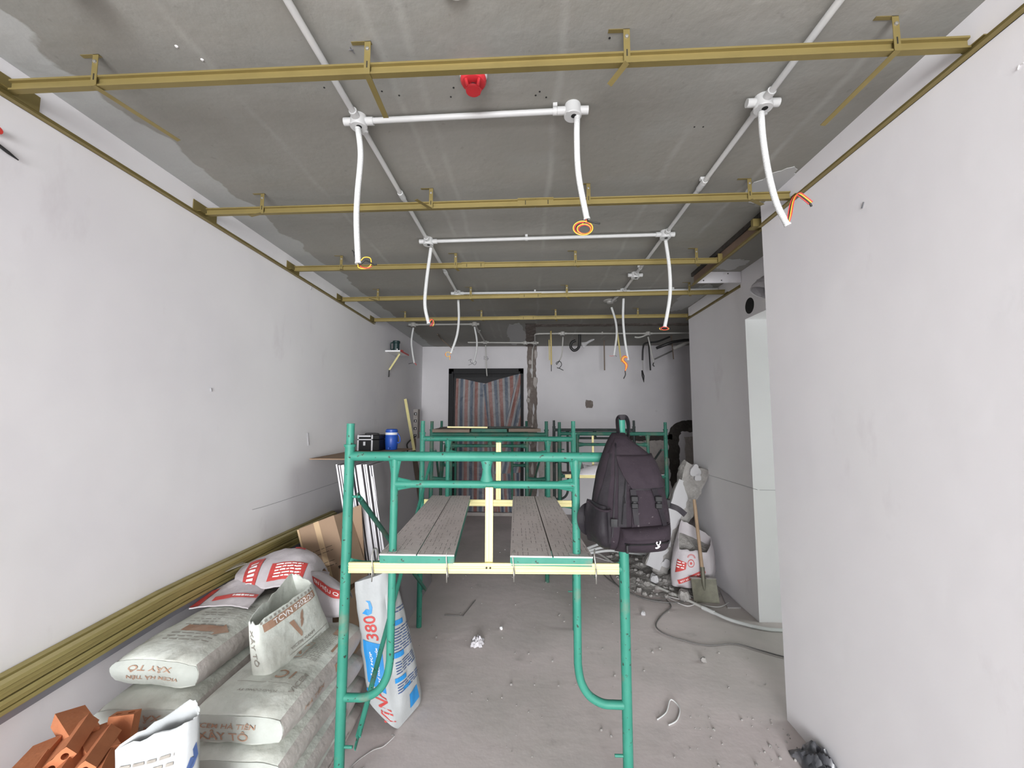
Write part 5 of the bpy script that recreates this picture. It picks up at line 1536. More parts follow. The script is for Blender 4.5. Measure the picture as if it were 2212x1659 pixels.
for i in range(6):
    for k, x in enumerate((-1.931, -1.883)):
        y0, y1 = 0.75 + 0.25 * r_.random(), 3.92 + 0.20 * r_.random()
        o = long_channel(x - 0.003 * (i % 2) + 0.006 * r_.random() * k, bz + 0.0175 * i + (0.004 if i > 2 else 0), y0, y1, i, 0.041, 0.0145).build('bundled_channel', 'gold_dark' if (i + k) % 3 else 'gold_mid')
        tag(o, '%s gold channel of the bundle along the left wall, %s row' % (PLACE[i], 'front' if k else 'wall-side'), 'metal channel', 'gold channels bundled along the left wall')
tag(MB().loft([[(x, y, bz + bow(y) + z) for x, z in ((-1.945, -0.040), (-1.868, -0.040), (-1.868, -0.010), (-1.945, -0.010))] for y in (0.7, 1.1, 1.45, 1.8, 2.2, 3.0, 3.6)]).build('grey_bar', 'steel_blue'), 'plain grey stud lying under the gold channel bundle', 'bar')  # plain blue-grey length just below the bundle

# ------------------------------------------------------------------ hollow bricks, front left
def brick_mesh():
    """One 18 x 8 x 8 cm hollow brick with two bores, length along Y."""
    b = MB()
    L, w, h = 0.18, 0.084, 0.046
    rr = 0.0105
    cen = ((-0.018, 0.0), (0.018, 0.0))
    n = 10
    # end faces with round bores: stitch a rectangle to two circles through a split at x = 0
    def end(y, flip):
        vs, fs = [], []
        for cx, x0, x1 in ((-w / 4, -w / 2, 0.0), (w / 4, 0.0, w / 2)):
            o = len(vs)
            m = 16
            for k in range(m):
                a = 2 * PI * k / m
                ca, sa = math.cos(a), math.sin(a)
                q = min((x1 - x0) / 2 / max(abs(ca), 1e-6), h / 2 / max(abs(sa), 1e-6))
                vs.append((cx + ca * q, y, sa * q))
                vs.append((cx + ca * rr, y, sa * rr))
            for k in range(m):
                j = (k + 1) % m
                f = (o + 2 * k, o + 2 * j, o + 2 * j + 1, o + 2 * k + 1)
                fs.append(f[::-1] if flip else f)
        b.add(vs, fs)
    end(-L / 2, False)
    end(L / 2, True)
    for cx in (-w / 4, w / 4):
        b.loft([[(cx + rr * math.cos(2 * PI * k / n), y, rr * math.sin(2 * PI * k / n)) for k in range(n)] for y in (-L / 2, L / 2)], False, False)
    b.add([(sx * w / 2, y, sz * h / 2) for y in (-L / 2, L / 2) for sx, sz in ((-1, -1), (1, -1), (1, 1), (-1, 1))], [(0, 1, 5, 4), (1, 2, 6, 5), (2, 3, 7, 6), (3, 0, 4, 7)])
    me = bpy.data.meshes.new('hollow_brick')
    me.from_pydata(b.v, [], b.f)
    me.materials.append(M['brick'])
    return me
BR = brick_mesh()
def brick(loc, rot, label, group='loose hollow bricks'):
    o = bpy.data.objects.new('hollow_brick', BR)
    COL.objects.link(o)
    o.location = loc
    o.rotation_euler = [math.radians(a) for a in rot]
    return tag(o, label, 'brick', group)
# visible ones on the top of the heap: (x, y, z), (rx, ry, rz)
for loc, rot, lb in (
    ((-1.625, 1.500, 0.545), (0, -42, 30), 'topmost orange brick, tilted so both bores face the viewer'),
    ((-1.700, 1.580, 0.545), (4, 10, 62), 'brick lying along the wall behind the tilted topmost one'),
    ((-1.560, 1.530, 0.520), (0, 6, 58), 'orange brick lying behind the second tilted one'),
    ((-1.515, 1.475, 0.527), (0, -46, 26), 'second tilted orange brick, just right of the topmost one'),
    ((-1.570, 1.425, 0.510), (0, -40, 28), 'third tilted orange brick, in front of the topmost one'),
    ((-1.560, 1.620, 0.470), (78, 0, 14), 'orange brick standing on end before the wall bags'),
    ((-1.455, 1.430, 0.497), (0, -34, 32), 'small-looking tilted orange brick right of the heap centre'),
    ((-1.420, 1.520, 0.480), (0, 10, 66), 'orange brick lying towards the torn white sack'),
    ((-1.690, 1.440, 0.520), (0, -14, 24), 'orange brick nearest the wall at the frame corner'),
    ((-1.640, 1.375, 0.512), (0, -34, 30), 'orange brick at the lowest left of the heap'),
    ((-1.530, 1.350, 0.490), (0, -38, 36), 'orange brick at the bottom edge, under the third tilted one'),
    ((-1.430, 1.370, 0.478), (0, -20, 40), 'orange brick at the bottom edge beside the torn sack')):
    brick(loc, rot, lb)
b = MB()
r_ = random.Random(11)
for k in range(5):
    z = 0.04 + 0.08 * k
    for i in range(6):
        for j in range(2):
            b.box((-1.79 + 0.082 * i + 0.004 * r_.random(), 1.22 + 0.19 * j, z - 0.039), (-1.79 + 0.082 * i + 0.078, 1.22 + 0.19 * j + 0.18, z + 0.039))
o = tag(b.build('stacked_bricks', 'brick'), 'packed orange bricks under the loose ones', 'brick', None, 'stuff')
b = MB()
for k in range(3):
    for i in range(2):
        b.box((-1.29 + 0.11 * i, 1.34, 0.002 + 0.095 * k), (-1.19 + 0.11 * i, 1.50, 0.093 + 0.095 * k))
tag(b.build('sack_support_bricks', 'brick'), 'bricks under the torn white sack', 'brick', None, 'stuff')
# ------------------------------------------------------------------ plasterboard sheets and things along the left wall
def sheet_board(y0, y1, xb, xt, z1, th, label, m='gypsum', face=None, group='plasterboard sheets leaning on the left wall'):
    """Board standing on its long edge, leaning from xb at the floor to xt at height z1."""
    d = Vector((xt - xb, 0, z1)).normalized()
    n = Vector((d.z, 0, -d.x))
    def q(y, f, k):
        p = Vector((xb, y, 0.003)).lerp(Vector((xt, y, z1)), f)
        return p + n * (th * k)
    t = thing('plasterboard_sheet', (xb, (y0 + y1) / 2, 0.0), label, 'board', group)
    MB().loft([[q(y0, f, -0.42), q(y0, f, 0.42), q(y1, f, 0.42), q(y1, f, -0.42)] for f in (0, 0.5, 1)]).build('core', m, t)
    for k0, k1 in ((0.42, 0.5), (-0.5, -0.42)):
        MB().loft([[q(y0 + 0.002, f, k0), q(y0 + 0.002, f, k1), q(y1, f, k1), q(y1, f, k0)] for f in (0, 0.5, 1)]).build('paper_face', face or 'gypsum_grey', t)
    return t
r_ = random.Random(3)
WHERE = ('first', 'second', 'third', 'fourth', 'fifth', 'sixth', 'seventh', 'eighth', 'ninth', 'tenth', 'eleventh')
sheet_board(3.30, 4.42, -1.010, -1.250, 1.235, 0.011, 'large grey plasterboard sheet, outermost of the leaning stack', face='gypsum_grey')
x = -1.036
for i in range(11):
    th = (0.012, 0.012, 0.016, 0.012, 0.045, 0.012, 0.012, 0.018, 0.030, 0.012, 0.014)[i]
    dark = i in (1, 6)
    lb = '%s white-edged sheet counted inward from the large grey one' % WHERE[i]
    if i == 4:
        lb = 'thick white block of boards in the middle of the leaning stack'
    if i == 8:
        lb = 'thick white board near the wall side of the leaning stack'
    sheet_board(3.30 + 0.04 * r_.random(), 4.40 + 0.05 * r_.random(), x - th / 2, x - th / 2 - 0.215 - 0.005 * i, 1.318 + 0.012 * r_.random(), th, lb, face=('gypsum_grey' if not dark else 'steel_blue'))
    x -= th + 0.005 + 0.004 * r_.random()
o = MB().loft([[(-1.10, 4.50, 0.003), (-1.085, 4.50, 0.003), (-1.085, 4.95, 0.003), (-1.10, 4.95, 0.003)], [(-1.365, 4.50, 1.32), (-1.35, 4.50, 1.32), (-1.35, 4.95, 1.32), (-1.365, 4.95, 1.32)]]).build('brown_board', 'hardboard')
tag(o, 'dark brown hardboard leaning just beyond the plasterboard sheets', 'board')
o = MB().box((-1.94, 3.62, 1.334), (-1.38, 4.92, 1.344)).build('shelf_board', 'card')
tag(o, 'brown sheet lying flat on top of the plasterboard stack', 'board')
# black tool case
t = thing('tool_case', (-1.755, 4.58, 1.346), 'black tool case with aluminium edges on the plasterboard stack', 'tool case')
z0 = 1.346
MB().bevel_box((-1.875, 4.50, z0), (-1.635, 4.72, z0 + 0.120), 0.006).build('case_body', 'black', t)
MB().bevel_box((-1.875, 4.50, z0 + 0.123), (-1.635, 4.72, z0 + 0.172), 0.006).build('lid', 'black', t)
for xx in (-1.878, -1.722):
    MB().box((xx, 4.492, z0), (xx + 0.016, 4.50, z0 + 0.172)).build('corner_strip', 'aluminium', t)
MB().box((-1.878, 4.492, z0 + 0.116), (-1.706, 4.50, z0 + 0.127)).build('edge_strip', 'aluminium', t)
MB().box((-1.862, 4.490, z0 + 0.152), (-1.73, 4.50, z0 + 0.168)).build('edge_strip', 'aluminium', t)
MB().bevel_box((-1.810, 4.484, z0 + 0.055), (-1.786, 4.50, z0 + 0.10), 0.003).build('latch', 'aluminium', t)
MB().tube(bezier([(-1.83, 4.60, z0 + 0.172), (-1.82, 4.60, z0 + 0.185), (-1.69, 4.60, z0 + 0.185), (-1.68, 4.60, z0 + 0.172)], 4), 0.006, 8).build('handle', 'black_soft', t)
# blue insulated jug
t = thing('water_jug', (-1.565, 4.70, 1.346), 'blue insulated water jug with white collar on the plasterboard stack', 'jug')
MB().lathe((-1.565, 4.70, z0), [(0.062, 0.0), (0.066, 0.006), (0.072, 0.10), (0.070, 0.165), (0.066, 0.170)], 28).build('jug_body', 'blue_jug', t, 40)
MB().lathe((-1.565, 4.70, z0), [(0.068, 0.168), (0.070, 0.172), (0.070, 0.192), (0.066, 0.196)], 28).build('collar', 'white_plastic', t, 40)
MB().lathe((-1.565, 4.70, z0), [(0.067, 0.194), (0.070, 0.200), (0.066, 0.226), (0.055, 0.234), (0.0, 0.236)], 28).build('lid', 'blue_jug', t, 40)
MB().tube(bezier([(-1.497, 4.69, z0 + 0.185), (-1.470, 4.69, z0 + 0.15), (-1.462, 4.69, z0 + 0.10), (-1.478, 4.69, z0 + 0.075), (-1.494, 4.69, z0 + 0.085)], 5), 0.007, 8).build('handle', 'blue_jug', t, True)
MB().cyl((-1.565, 4.632, z0 + 0.02), (-1.565, 4.605, z0 + 0.02), 0.010, n=12).build('spout', 'blue_jug', t)
# long pale channel leaning in the back left corner
a, c = Vector((-1.42, 6.02, 0.004)), Vector((-1.905, 6.32, 2.005))
channel(a, c, 'long pale gold channel leaning in the rear left corner', 0.021, (0.3, -1, 0), 'gold_lit', None, 'metal channel', 0.020)
# recessed socket panel on the left wall and a cable below it
t = thing('switch_panel', (XL, 7.05, 1.36), 'narrow grey panel of switches on the left wall near the rear corner', 'switch panel')
MB().box((XL, 6.98, 1.36), (XL + 0.075, 7.12, 1.86)).build('box', 'mortar_light', t)
for z in (1.41, 1.53, 1.66, 1.78):
    MB().box((XL + 0.010, 6.974, z - 0.022), (XL + 0.060, 6.98, z + 0.022)).build('switch', 'black_soft', t)
    MB().box((XL + 0.030, 6.972, z - 0.012), (XL + 0.048, 6.975, z + 0.010)).build('rocker', 'white_plastic', t)
tag(MB().tube(bezier([(XL + 0.05, 6.96, 1.40), (XL + 0.02, 6.6, 1.30), (XL + 0.05, 6.5, 1.18), (XL + 0.03, 6.3, 1.0), (XL + 0.04, 6.2, 0.6), (XL + 0.08, 6.15, 0.01)], 8), 0.012, 8).build('black_cable', 'w_black', None, True), 'black cable sagging below the switch panel', 'cable')
tag(MB().tube(bezier([(XL + 0.02, 7.02, 1.36), (XL + 0.05, 6.94, 1.22), (XL + 0.03, 6.9, 1.05), (XL + 0.06, 6.88, 0.9), (XL + 0.03, 6.9, 0.4), (XL + 0.05, 6.9, 0.01)], 8), 0.018, 8).build('brown_cable', 'hardboard', None, True), 'frayed brown cable bundle under the switch panel', 'cable')
# bracket shelf with laser level on the left wall
t = thing('wall_shelf', (XL, 5.62, 2.60), 'small red-edged shelf held by a slanting strut on the left wall', 'shelf')
MB().box((XL, 5.52, 2.618), (-1.745, 5.90, 2.630)).build('board', 'white_plastic', t)
MB().box((XL, 5.512, 2.616), (-1.74, 5.522, 2.636)).build('front_edge', 'white_plastic', t)
MB().box((-1.748, 5.512, 2.616), (-1.738, 5.90, 2.636)).build('side_edge', 'w_red', t)
MB().prism([(-0.012, -0.003), (0.012, -0.003), (0.012, 0.003), (-0.012, 0.003)], (-1.82, 5.72, 2.616), (XL + 0.012, 5.66, 2.38), (0, -1, 0)).build('strut', 'gold_lit', t)
MB().tube([(XL + 0.012, 5.66, 2.38), (XL + 0.008, 5.65, 2.28)], 0.007, 8).build('strut_foot', 'w_black', t)
t = thing('laser_level', (-1.85, 5.62, 2.632), 'dark green instrument standing on the red-edged wall shelf', 'laser level')
MB().lathe((-1.845, 5.64, 2.632), [(0.050, 0.0), (0.054, 0.004), (0.054, 0.016), (0.046, 0.020)], 20).build('base', 'black_soft', t, 40)
MB().lathe((-1.845, 5.64, 2.65), [(0.042, 0.0), (0.045, 0.02), (0.045, 0.10), (0.052, 0.108), (0.052, 0.132), (0.046, 0.138), (0.0, 0.138)], 20).build('housing', 'tool_green', t, 40)
MB().tube(bezier([(-1.885, 5.62, 2.762), (-1.915, 5.62, 2.755), (-1.918, 5.62, 2.70), (-1.910, 5.62, 2.665), (-1.885, 5.62, 2.668)], 5), 0.009, 8).build('handle', 'tool_green', t, True)
MB().lathe((-1.815, 5.592, 2.662), [(0.008, 0), (0.008, 0.004), (0.0, 0.005)], 10, (0.3, -1, 0)).build('window', 'white_plastic', t)
tag(MB().bevel_box((-1.775, 5.60, 2.632), (-1.745, 5.66, 2.655), 0.004).build('red_battery', 'w_red'), 'small red battery at the right end of the wall shelf', 'battery')

# cardboard boxes behind the putty sacks
def card_box(c, size, ex, ey, ez, label, m='card'):
    ex, ey, ez = [Vector(v).normalized() for v in (ex, ey, ez)]
    mt = Matrix(((ex.x, ey.x, ez.x, c[0]), (ex.y, ey.y, ez.y, c[1]), (ex.z, ey.z, ez.z, c[2]), (0, 0, 0, 1)))
    t = thing('cardboard_box', c, label, 'box', 'cardboard boxes')
    w, d, h = [s / 2 for s in size]
    MB().bevel_box((-w, -d, -h), (w, d, h), 0.004, mt).build('carton', m, t)
    MB().box((-0.022, -d - 0.001, -h), (0.022, -d, h), mt).build('tape', 'card_light', t)
    return t, mt
ez = Vector((-0.36, 0.12, 0.92)).normalized()
ex = Vector((0.93, -0.12, 0.37)).normalized()
ey = ez.cross(ex).normalized()
cc = Vector((-1.455, 3.12, 0.70))
t, mt = card_box(tuple(cc), (0.30, 0.22, 0.50), ex, ey, ez, 'brown cardboard box tilted behind the red and white sacks')
b = MB()
lines_(-0.10, 0.08, (0.05, 0.02, -0.05, -0.08), 51, 0.003, 0.04)(b, lambda s, q: mt @ Vector((s, -0.1115, q)))
patch(b, lambda s, q: mt @ Vector((s, -0.1115, q)), 0.085, -0.12, 0.13, -0.10, 1, 1)
b.build('small_print', 'seam', t, fix=False)['kind'] = 'stuff'
MB().box((-0.165, -0.11, -0.2), (-0.150, -0.105, 0.245), mt).build('side_flap', 'card_light', t)
o = MB().loft([[(-1.62, 3.24, 0.003), (-1.20, 3.20, 0.003), (-1.20, 3.215, 0.003), (-1.62, 3.255, 0.003)], [(-1.72, 3.26, 0.86), (-1.30, 3.22, 1.03), (-1.30, 3.232, 1.03), (-1.72, 3.272, 0.86)]]).build('cardboard_sheet', 'card')
tag(o, 'flat cardboard sheet standing behind the tilted box', 'cardboard')
o = MB().loft([[(-1.70, 2.96, 0.0), (-1.25, 2.94, 0.0), (-1.25, 3.20, 0.0), (-1.70, 3.20, 0.0)], [(-1.66, 2.99, 0.45), (-1.29, 2.97, 0.45), (-1.29, 3.18, 0.45), (-1.66, 3.18, 0.45)]]).build('cardboard_box', 'card')
tag(o, 'lower cardboard box under the tilted one, mostly hidden', 'box', 'cardboard boxes')
# ------------------------------------------------------------------ backpack on the near scaffold post
bp = thing('backpack', (0.42, 1.74, 1.17), 'black backpack hanging by its loop from the near right scaffold post', 'backpack')
SL = [  # z, x left, x right, depth
    (1.640, 0.366, 0.420, 0.040), (1.614, 0.346, 0.434, 0.080), (1.586, 0.331, 0.470, 0.105), (1.548, 0.314, 0.518, 0.130), (1.510, 0.300, 0.540, 0.150),
    (1.470, 0.286, 0.549, 0.165), (1.408, 0.274, 0.558, 0.180), (1.360, 0.266, 0.565, 0.190), (1.310, 0.258, 0.572, 0.200), (1.258, 0.255, 0.574, 0.205),
    (1.215, 0.264, 0.568, 0.200), (1.190, 0.284, 0.556, 0.175), (1.174, 0.315, 0.538, 0.120)]
YBK = 1.822
def slice_at(z):
    if z >= SL[0][0]:
        return SL[0][1:]
    for i in range(len(SL) - 1):
        if SL[i + 1][0] <= z:
            f = (z - SL[i + 1][0]) / (SL[i][0] - SL[i + 1][0])
            return tuple(SL[i + 1][k] + (SL[i][k] - SL[i + 1][k]) * f for k in (1, 2, 3))
    return SL[-1][1:]
def pack_front(x, z, off=0.0):
    """Front surface of the pack body."""
    xl, xr, d = slice_at(z)
    t = max(-1.0, min(1.0, (x - (xl + xr) / 2) / ((xr - xl) / 2)))
    y = YBK - d * (0.35 + 0.65 * (1 - abs(t) ** 3.0) ** (1 / 3.0))
    return Vector((x, y - off + 0.010 * nz((x, z, 0), 9, 3) + 0.006 * nz((x, z * 0.7, 0), 24, 8), z))
rings = []
zz = [1.640 - (1.640 - 1.176) * k / 26 for k in range(27)]
for z in zz:
    xl, xr, d = slice_at(z)
    cx, hw = (xl + xr) / 2, (xr - xl) / 2
    ring = []
    for k in range(19):
        t = -math.cos(PI * k / 18)
        ring.append(pack_front(cx + hw * t, z))
    for k in range(1, 8):
        t = 1 - 2 * k / 8
        ring.append(Vector((cx + hw * t, YBK - 0.004 * abs(t), z)))
    rings.append(ring)
MB().loft(rings).build('pack_body', 'nylon', bp, 60)
def pack_sheet(name, m, pts, off=0.006, th=0.005, nu=18, nv=14, puff=0.0, parent=None, sag=0.0):
    """Panel on the front: four corners (x, z) bl, br, tr, tl; puff swells its middle."""
    bl, br, tr_, tl_ = [Vector(p) for p in pts]
    def fn(u, v):
        p = bl.lerp(br, u).lerp(tl_.lerp(tr_, u), v)
        q = puff * (math.sin(PI * u) ** 0.45) * (math.sin(PI * v) ** 0.45 if v not in (0, 1) else 0)
        return pack_front(p.x + sag * math.sin(PI * v), p.y, off + (q if u not in (0, 1) else 0))
    return MB().sheet(fn, nu, nv, th, (0, 1, 0)).build(name, m, parent or bp, 50)
# crown panel with a seam, hood flap with its curved edge
pack_sheet('crown_panel', 'nylon', [(0.330, 1.560), (0.505, 1.548), (0.416, 1.632), (0.374, 1.632)], 0.004, 0.004)
fl = pack_sheet('flap', 'nylon', [(0.405, 1.428), (0.552, 1.432), (0.522, 1.556), (0.356, 1.552)], 0.014, 0.005, 20, 16, 0.010, None, -0.010)
pack_sheet('flap_hem', 'nylon_dark', [(0.405, 1.424), (0.550, 1.428), (0.550, 1.434), (0.405, 1.430)], 0.016, 0.006, 14, 2, 0.0, fl)
# side gusset with zip, left
pack_sheet('left_gusset', 'nylon_dark', [(0.268, 1.345), (0.305, 1.330), (0.350, 1.600), (0.338, 1.565)], 0.003, 0.004, 8, 18)
pack_sheet('main_compartment_piping', 'nylon_dark', [(0.318, 1.250), (0.324, 1.250), (0.366, 1.600), (0.360, 1.600)], 0.006, 0.004, 2, 20)
pack_sheet('zip_panel', 'nylon_dark', [(0.345, 1.290), (0.375, 1.290), (0.392, 1.520), (0.362, 1.520)], 0.005, 0.004, 4, 18)
zp = MB().tube([pack_front(0.358 + 0.030 * k / 10, 1.30 + 0.20 * k / 10, 0.010) for k in range(11)], 0.0022, 6).build('zip_line', 'buckle', bp)
MB().tube([pack_front(0.372, 1.40, 0.012), pack_front(0.374, 1.375, 0.013)], 0.003, 6).build('zip_puller', 'buckle', zp)
# centre panel below the flap
pack_sheet('centre_panel', 'nylon', [(0.395, 1.288), (0.525, 1.296), (0.540, 1.432), (0.408, 1.432)], 0.008, 0.004, 12, 12, 0.006)
# buckle straps
for (xa, za), (xb, zb2), lb in (((0.406, 1.428), (0.412, 1.300), 0), ((0.488, 1.430), (0.522, 1.296), 1)):
    f = lambda k: Vector((xa + (xb - xa) * k, za + (zb2 - za) * k))
    p0, p1 = f(0), f(1)
    s = pack_sheet('webbing_strap', 'nylon_dark', [(p1.x - 0.010, p1.y), (p1.x + 0.010, p1.y), (p0.x + 0.011, p0.y), (p0.x - 0.011, p0.y)], 0.020, 0.004, 3, 10)
    q = f(0.34)
    bb = MB()
    for dz0, dz1, w in ((-0.026, -0.004, 0.013), (0.0, 0.022, 0.014)):
        c0 = pack_front(q.x, q.y, 0.026)
        bb.bevel_box((q.x - w, c0.y - 0.005, q.y + dz0), (q.x + w, c0.y + 0.006, q.y + dz1), 0.003)
    bb.box((q.x - 0.006, c0.y - 0.003, q.y - 0.006), (q.x + 0.006, c0.y + 0.003, q.y + 0.004))
    bk = bb.build('buckle', 'buckle', s)
    q = f(0.80)
# lower front pocket
pk = pack_sheet('front_pocket', 'nylon', [(0.338, 1.186), (0.540, 1.190), (0.548, 1.300), (0.352, 1.286)], 0.010, 0.006, 22, 14, 0.034)
pack_sheet('pocket_lid', 'nylon', [(0.354, 1.236), (0.543, 1.242), (0.548, 1.298), (0.354, 1.286)], 0.022, 0.005, 18, 8, 0.026, pk)
z_ = MB().tube([pack_front(0.362 + 0.170 * k / 12, 1.236 + 0.006 * k / 12, 0.046 if 0 < k < 12 else 0.030) for k in range(13)], 0.0028, 6).build('pocket_zip', 'buckle', pk)
MB().bevel_box((0.362, pack_front(0.366, 1.225, 0.048).y, 1.205), (0.371, pack_front(0.366, 1.225, 0.040).y, 1.236), 0.002).build('zip_puller', 'buckle', pk)
# small white antler-like emblem at the lower right
em = MB()
for pts, r in (([(0.477, 1.600, 1.248), (0.475, 1.600, 1.241), (0.482, 1.600, 1.235)], 0.0024), ([(0.489, 1.600, 1.250), (0.489, 1.600, 1.243), (0.482, 1.600, 1.235)], 0.0024), ([(0.482, 1.600, 1.236), (0.482, 1.600, 1.228)], 0.0032), ([(0.471, 1.600, 1.225), (0.480, 1.600, 1.225), (0.488, 1.600, 1.232)], 0.0030)):
    em.tube(bezier([pack_front(q[0], q[2], 0.047) for q in pts], 4), r, 6)
em.build('white_emblem', 'white_mark', pk, True)
# side pocket with mesh rim, left; strap loop and waist strap
sp2 = MB().sheet(lambda u, v: pack_front(0.246 + 0.072 * u, 1.205 + 0.165 * v - 0.012 * u, 0.004 + 0.030 * math.sin(PI * min(1, u + 0.1)) ** 0.6 * (0.7 + 0.3 * math.sin(PI * v))) + Vector((-0.012 * math.sin(PI * v) * (1 - u), 0, 0)), 10, 14, 0.005, (0, 1, 0)).build('side_pocket', 'nylon_dark', bp, 60)
MB().tube(bezier([pack_front(0.246 + 0.072 * k / 6, 1.362 - 0.012 * k / 6 - 0.008 * math.sin(PI * k / 6), 0.034 if 0 < k < 6 else 0.02) for k in range(7)], 4), 0.005, 6).build('pocket_rim', 'nylon', sp2, True)
pack_sheet('side_strap', 'buckle', [(0.315, 1.292), (0.338, 1.292), (0.340, 1.320), (0.317, 1.320)], 0.026, 0.006, 3, 3)
def strap_ribbon(name, pts, w, m='nylon_dark', nrm=(0, -1, 0), parent=None):
    c = bezier(pts, 8)
    b = MB()
    rings = []
    for i, p in enumerate(c):
        t_ = (c[min(i + 1, len(c) - 1)] - c[max(i - 1, 0)]).normalized()
        s = t_.cross(Vector(nrm)).normalized()
        n_ = s.cross(t_).normalized()
        rings.append([p - s * w + n_ * 0.002, p + s * w + n_ * 0.002, p + s * w - n_ * 0.002, p - s * w - n_ * 0.002])
    b.loft(rings)
    return b.build(name, m, parent or bp, 40)
strap_ribbon('shoulder_strap', [(0.272, 1.79, 1.335), (0.240, 1.77, 1.328), (0.222, 1.76, 1.300), (0.224, 1.76, 1.262), (0.240, 1.77, 1.235), (0.268, 1.785, 1.222)], 0.015)
ws = strap_ribbon('waist_strap', [(0.560, 1.76, 1.352), (0.585, 1.74, 1.345), (0.612, 1.73, 1.335), (0.640, 1.73, 1.312)], 0.011)
MB().bevel_box((0.558, 1.735, 1.335), (0.585, 1.752, 1.372), 0.003).build('adjuster', 'buckle', ws)
# carrying loop hooked over the post pin
lp = strap_ribbon('carry_loop', [(0.388, 1.772, 1.612), (0.390, 1.795, 1.65), (0.393, 1.820, 1.690), (0.398, 1.828, 1.7035), (0.416, 1.829, 1.7065), (0.434, 1.828, 1.7035), (0.440, 1.820, 1.68), (0.436, 1.800, 1.65), (0.424, 1.772, 1.612)], 0.012, 'nylon_dark', (0.93, 0.35, 0))
# ------------------------------------------------------------------ right-hand heap: broken pier, sack, shovel
def pier():
    t = thing('broken_pier', (1.42, 4.55, 0.1), 'broken concrete pier leaning against the wall, white skim on one face', 'concrete pier')
    a, c = Vector((1.365, 4.62, 0.10)), Vector((1.830, 4.60, 1.19))
    ax = (c - a).normalized()
    sx = Vector((ax.z, 0, -ax.x))
    def P_(w, k, f, rough):
        p = a.lerp(c, f) + sx * w + Vector((0, k, 0))
        g = Vector((nz(p, 8, 3), nz(p, 8, 7), nz(p, 8, 11))) * 0.030 * rough + Vector((nz(p, 22, 3), nz(p, 22, 7), nz(p, 22, 1))) * 0.012 * rough
        return p + g
    rings = []
    for j in range(31):
        f = j / 30
        w0, w1 = -0.125 + 0.025 * nz((f * 6, 0, 1), 1.0, 2), 0.125 + 0.035 * nz((f * 6, 2, 1), 1.0, 4)
        ring = []
        for k in range(24):
            q = 2 * PI * k / 24
            cx, cy = math.cos(q), math.sin(q)
            m_ = max(abs(cx), abs(cy))
            ring.append(P_((w0 + w1) / 2 + (w1 - w0) / 2 * cx / m_, 0.065 * cy / m_, f, 1.0))
        rings.append(ring)
    MB().loft(rings).build('core', 'rubble', t, 50)
    def sk(u, v):
        e = 0.030 + 0.055 * nz((v * 5, 0, 0), 1.0, 6) + 0.022 * nz((v * 21, 0, 0), 1.0, 9) - 0.08 * max(0, v - 0.85) / 0.15
        w = -0.132 + 0.015 * nz((v * 7, 3, 0), 1.0, 2) + (0.115 + e) * u
        p = a.lerp(c, 0.01 + 0.82 * v) + sx * w + Vector((0, -0.086 + 0.004 * nz((u * 3, v * 9, 0), 1.0), 0))
        return p
    MB().sheet(sk, 8, 50, 0.03, (0, 1, 0)).build('skim_coat', 'skim', t, 40)
    for cx, f, r in ((0.06, 0.09, 0.045), (-0.02, 0.955, 0.055), (0.03, 0.91, 0.035)):
        ring = [a.lerp(c, f) + sx * (cx + r * math.cos(2 * PI * k / 18) * (1 + 0.5 * nz((math.cos(2 * PI * k / 18) * 1.2, math.sin(2 * PI * k / 18) * 1.2, f * 9), 1.0))) + ax * (r * math.sin(2 * PI * k / 18) * (1 + 0.5 * nz((math.cos(2 * PI * k / 18) * 1.2, math.sin(2 * PI * k / 18) * 1.2, f * 9), 1.0))) + Vector((0, -0.094, 0)) for k in range(18)]
        MB().loft([ring, [p + Vector((0, 0.04, 0)) for p in ring]]).build('plaster_patch', 'skim', t)
pier()
# white sack of debris with red print
t, F = open_sack('debris_sack', 'white sack with red print, open and full of rubble, by the wall', 'sack',
    [(1.415, 4.22, 0.07), (1.720, 4.17, 0.07), (1.880, 4.40, 0.07), (1.52, 4.46, 0.07)],
    [(1.490, 4.24, 0.42), (1.735, 4.15, 0.415), (1.870, 4.36, 0.50), (1.595, 4.45, 0.655)], 'bag_pink', 61.0, 0.80, 0.045, 0.05, fill_m='rubble')
f = side_fn(F, 0, 0.004, 0.29, 0.38)
b = MB()
quad_on(b, f, (-0.14, -0.05), (-0.055, 0.005), (-0.05, 0.07), (-0.14, 0.09))
quad_on(b, f, (-0.095, -0.155), (0.125, -0.02), (0.110, 0.025), (-0.110, -0.115), 12, 4)
b.build('red_print', 'print_red', t, fix=False)['kind'] = 'stuff'
b = MB()
text_on(b, side_fn(F, 0, 0.0055, 0.29, 0.38), 'BỘT BẢ NGOẠI THẤT', 0.008, -0.066, 0.225, 0.028, 32)
lines_(-0.13, -0.07, (0.06, 0.035, 0.01), 61, 0.010, 0.03)(b, side_fn(F, 0, 0.0055, 0.29, 0.38))
b.build('white_lettering', 'print_white', t, fix=False)['kind'] = 'stuff'
b = MB()
for k in range(9):
    q = PI * (0.05 + 0.9 * k / 8)
    poly_on(b, f, [(-0.01 + 0.020 * math.cos(q), 0.122 + 0.018 * math.sin(q)), (-0.01 + 0.040 * math.cos(q - 0.12), 0.122 + 0.038 * math.sin(q - 0.12)), (-0.01 + 0.040 * math.cos(q + 0.12), 0.122 + 0.038 * math.sin(q + 0.12))])
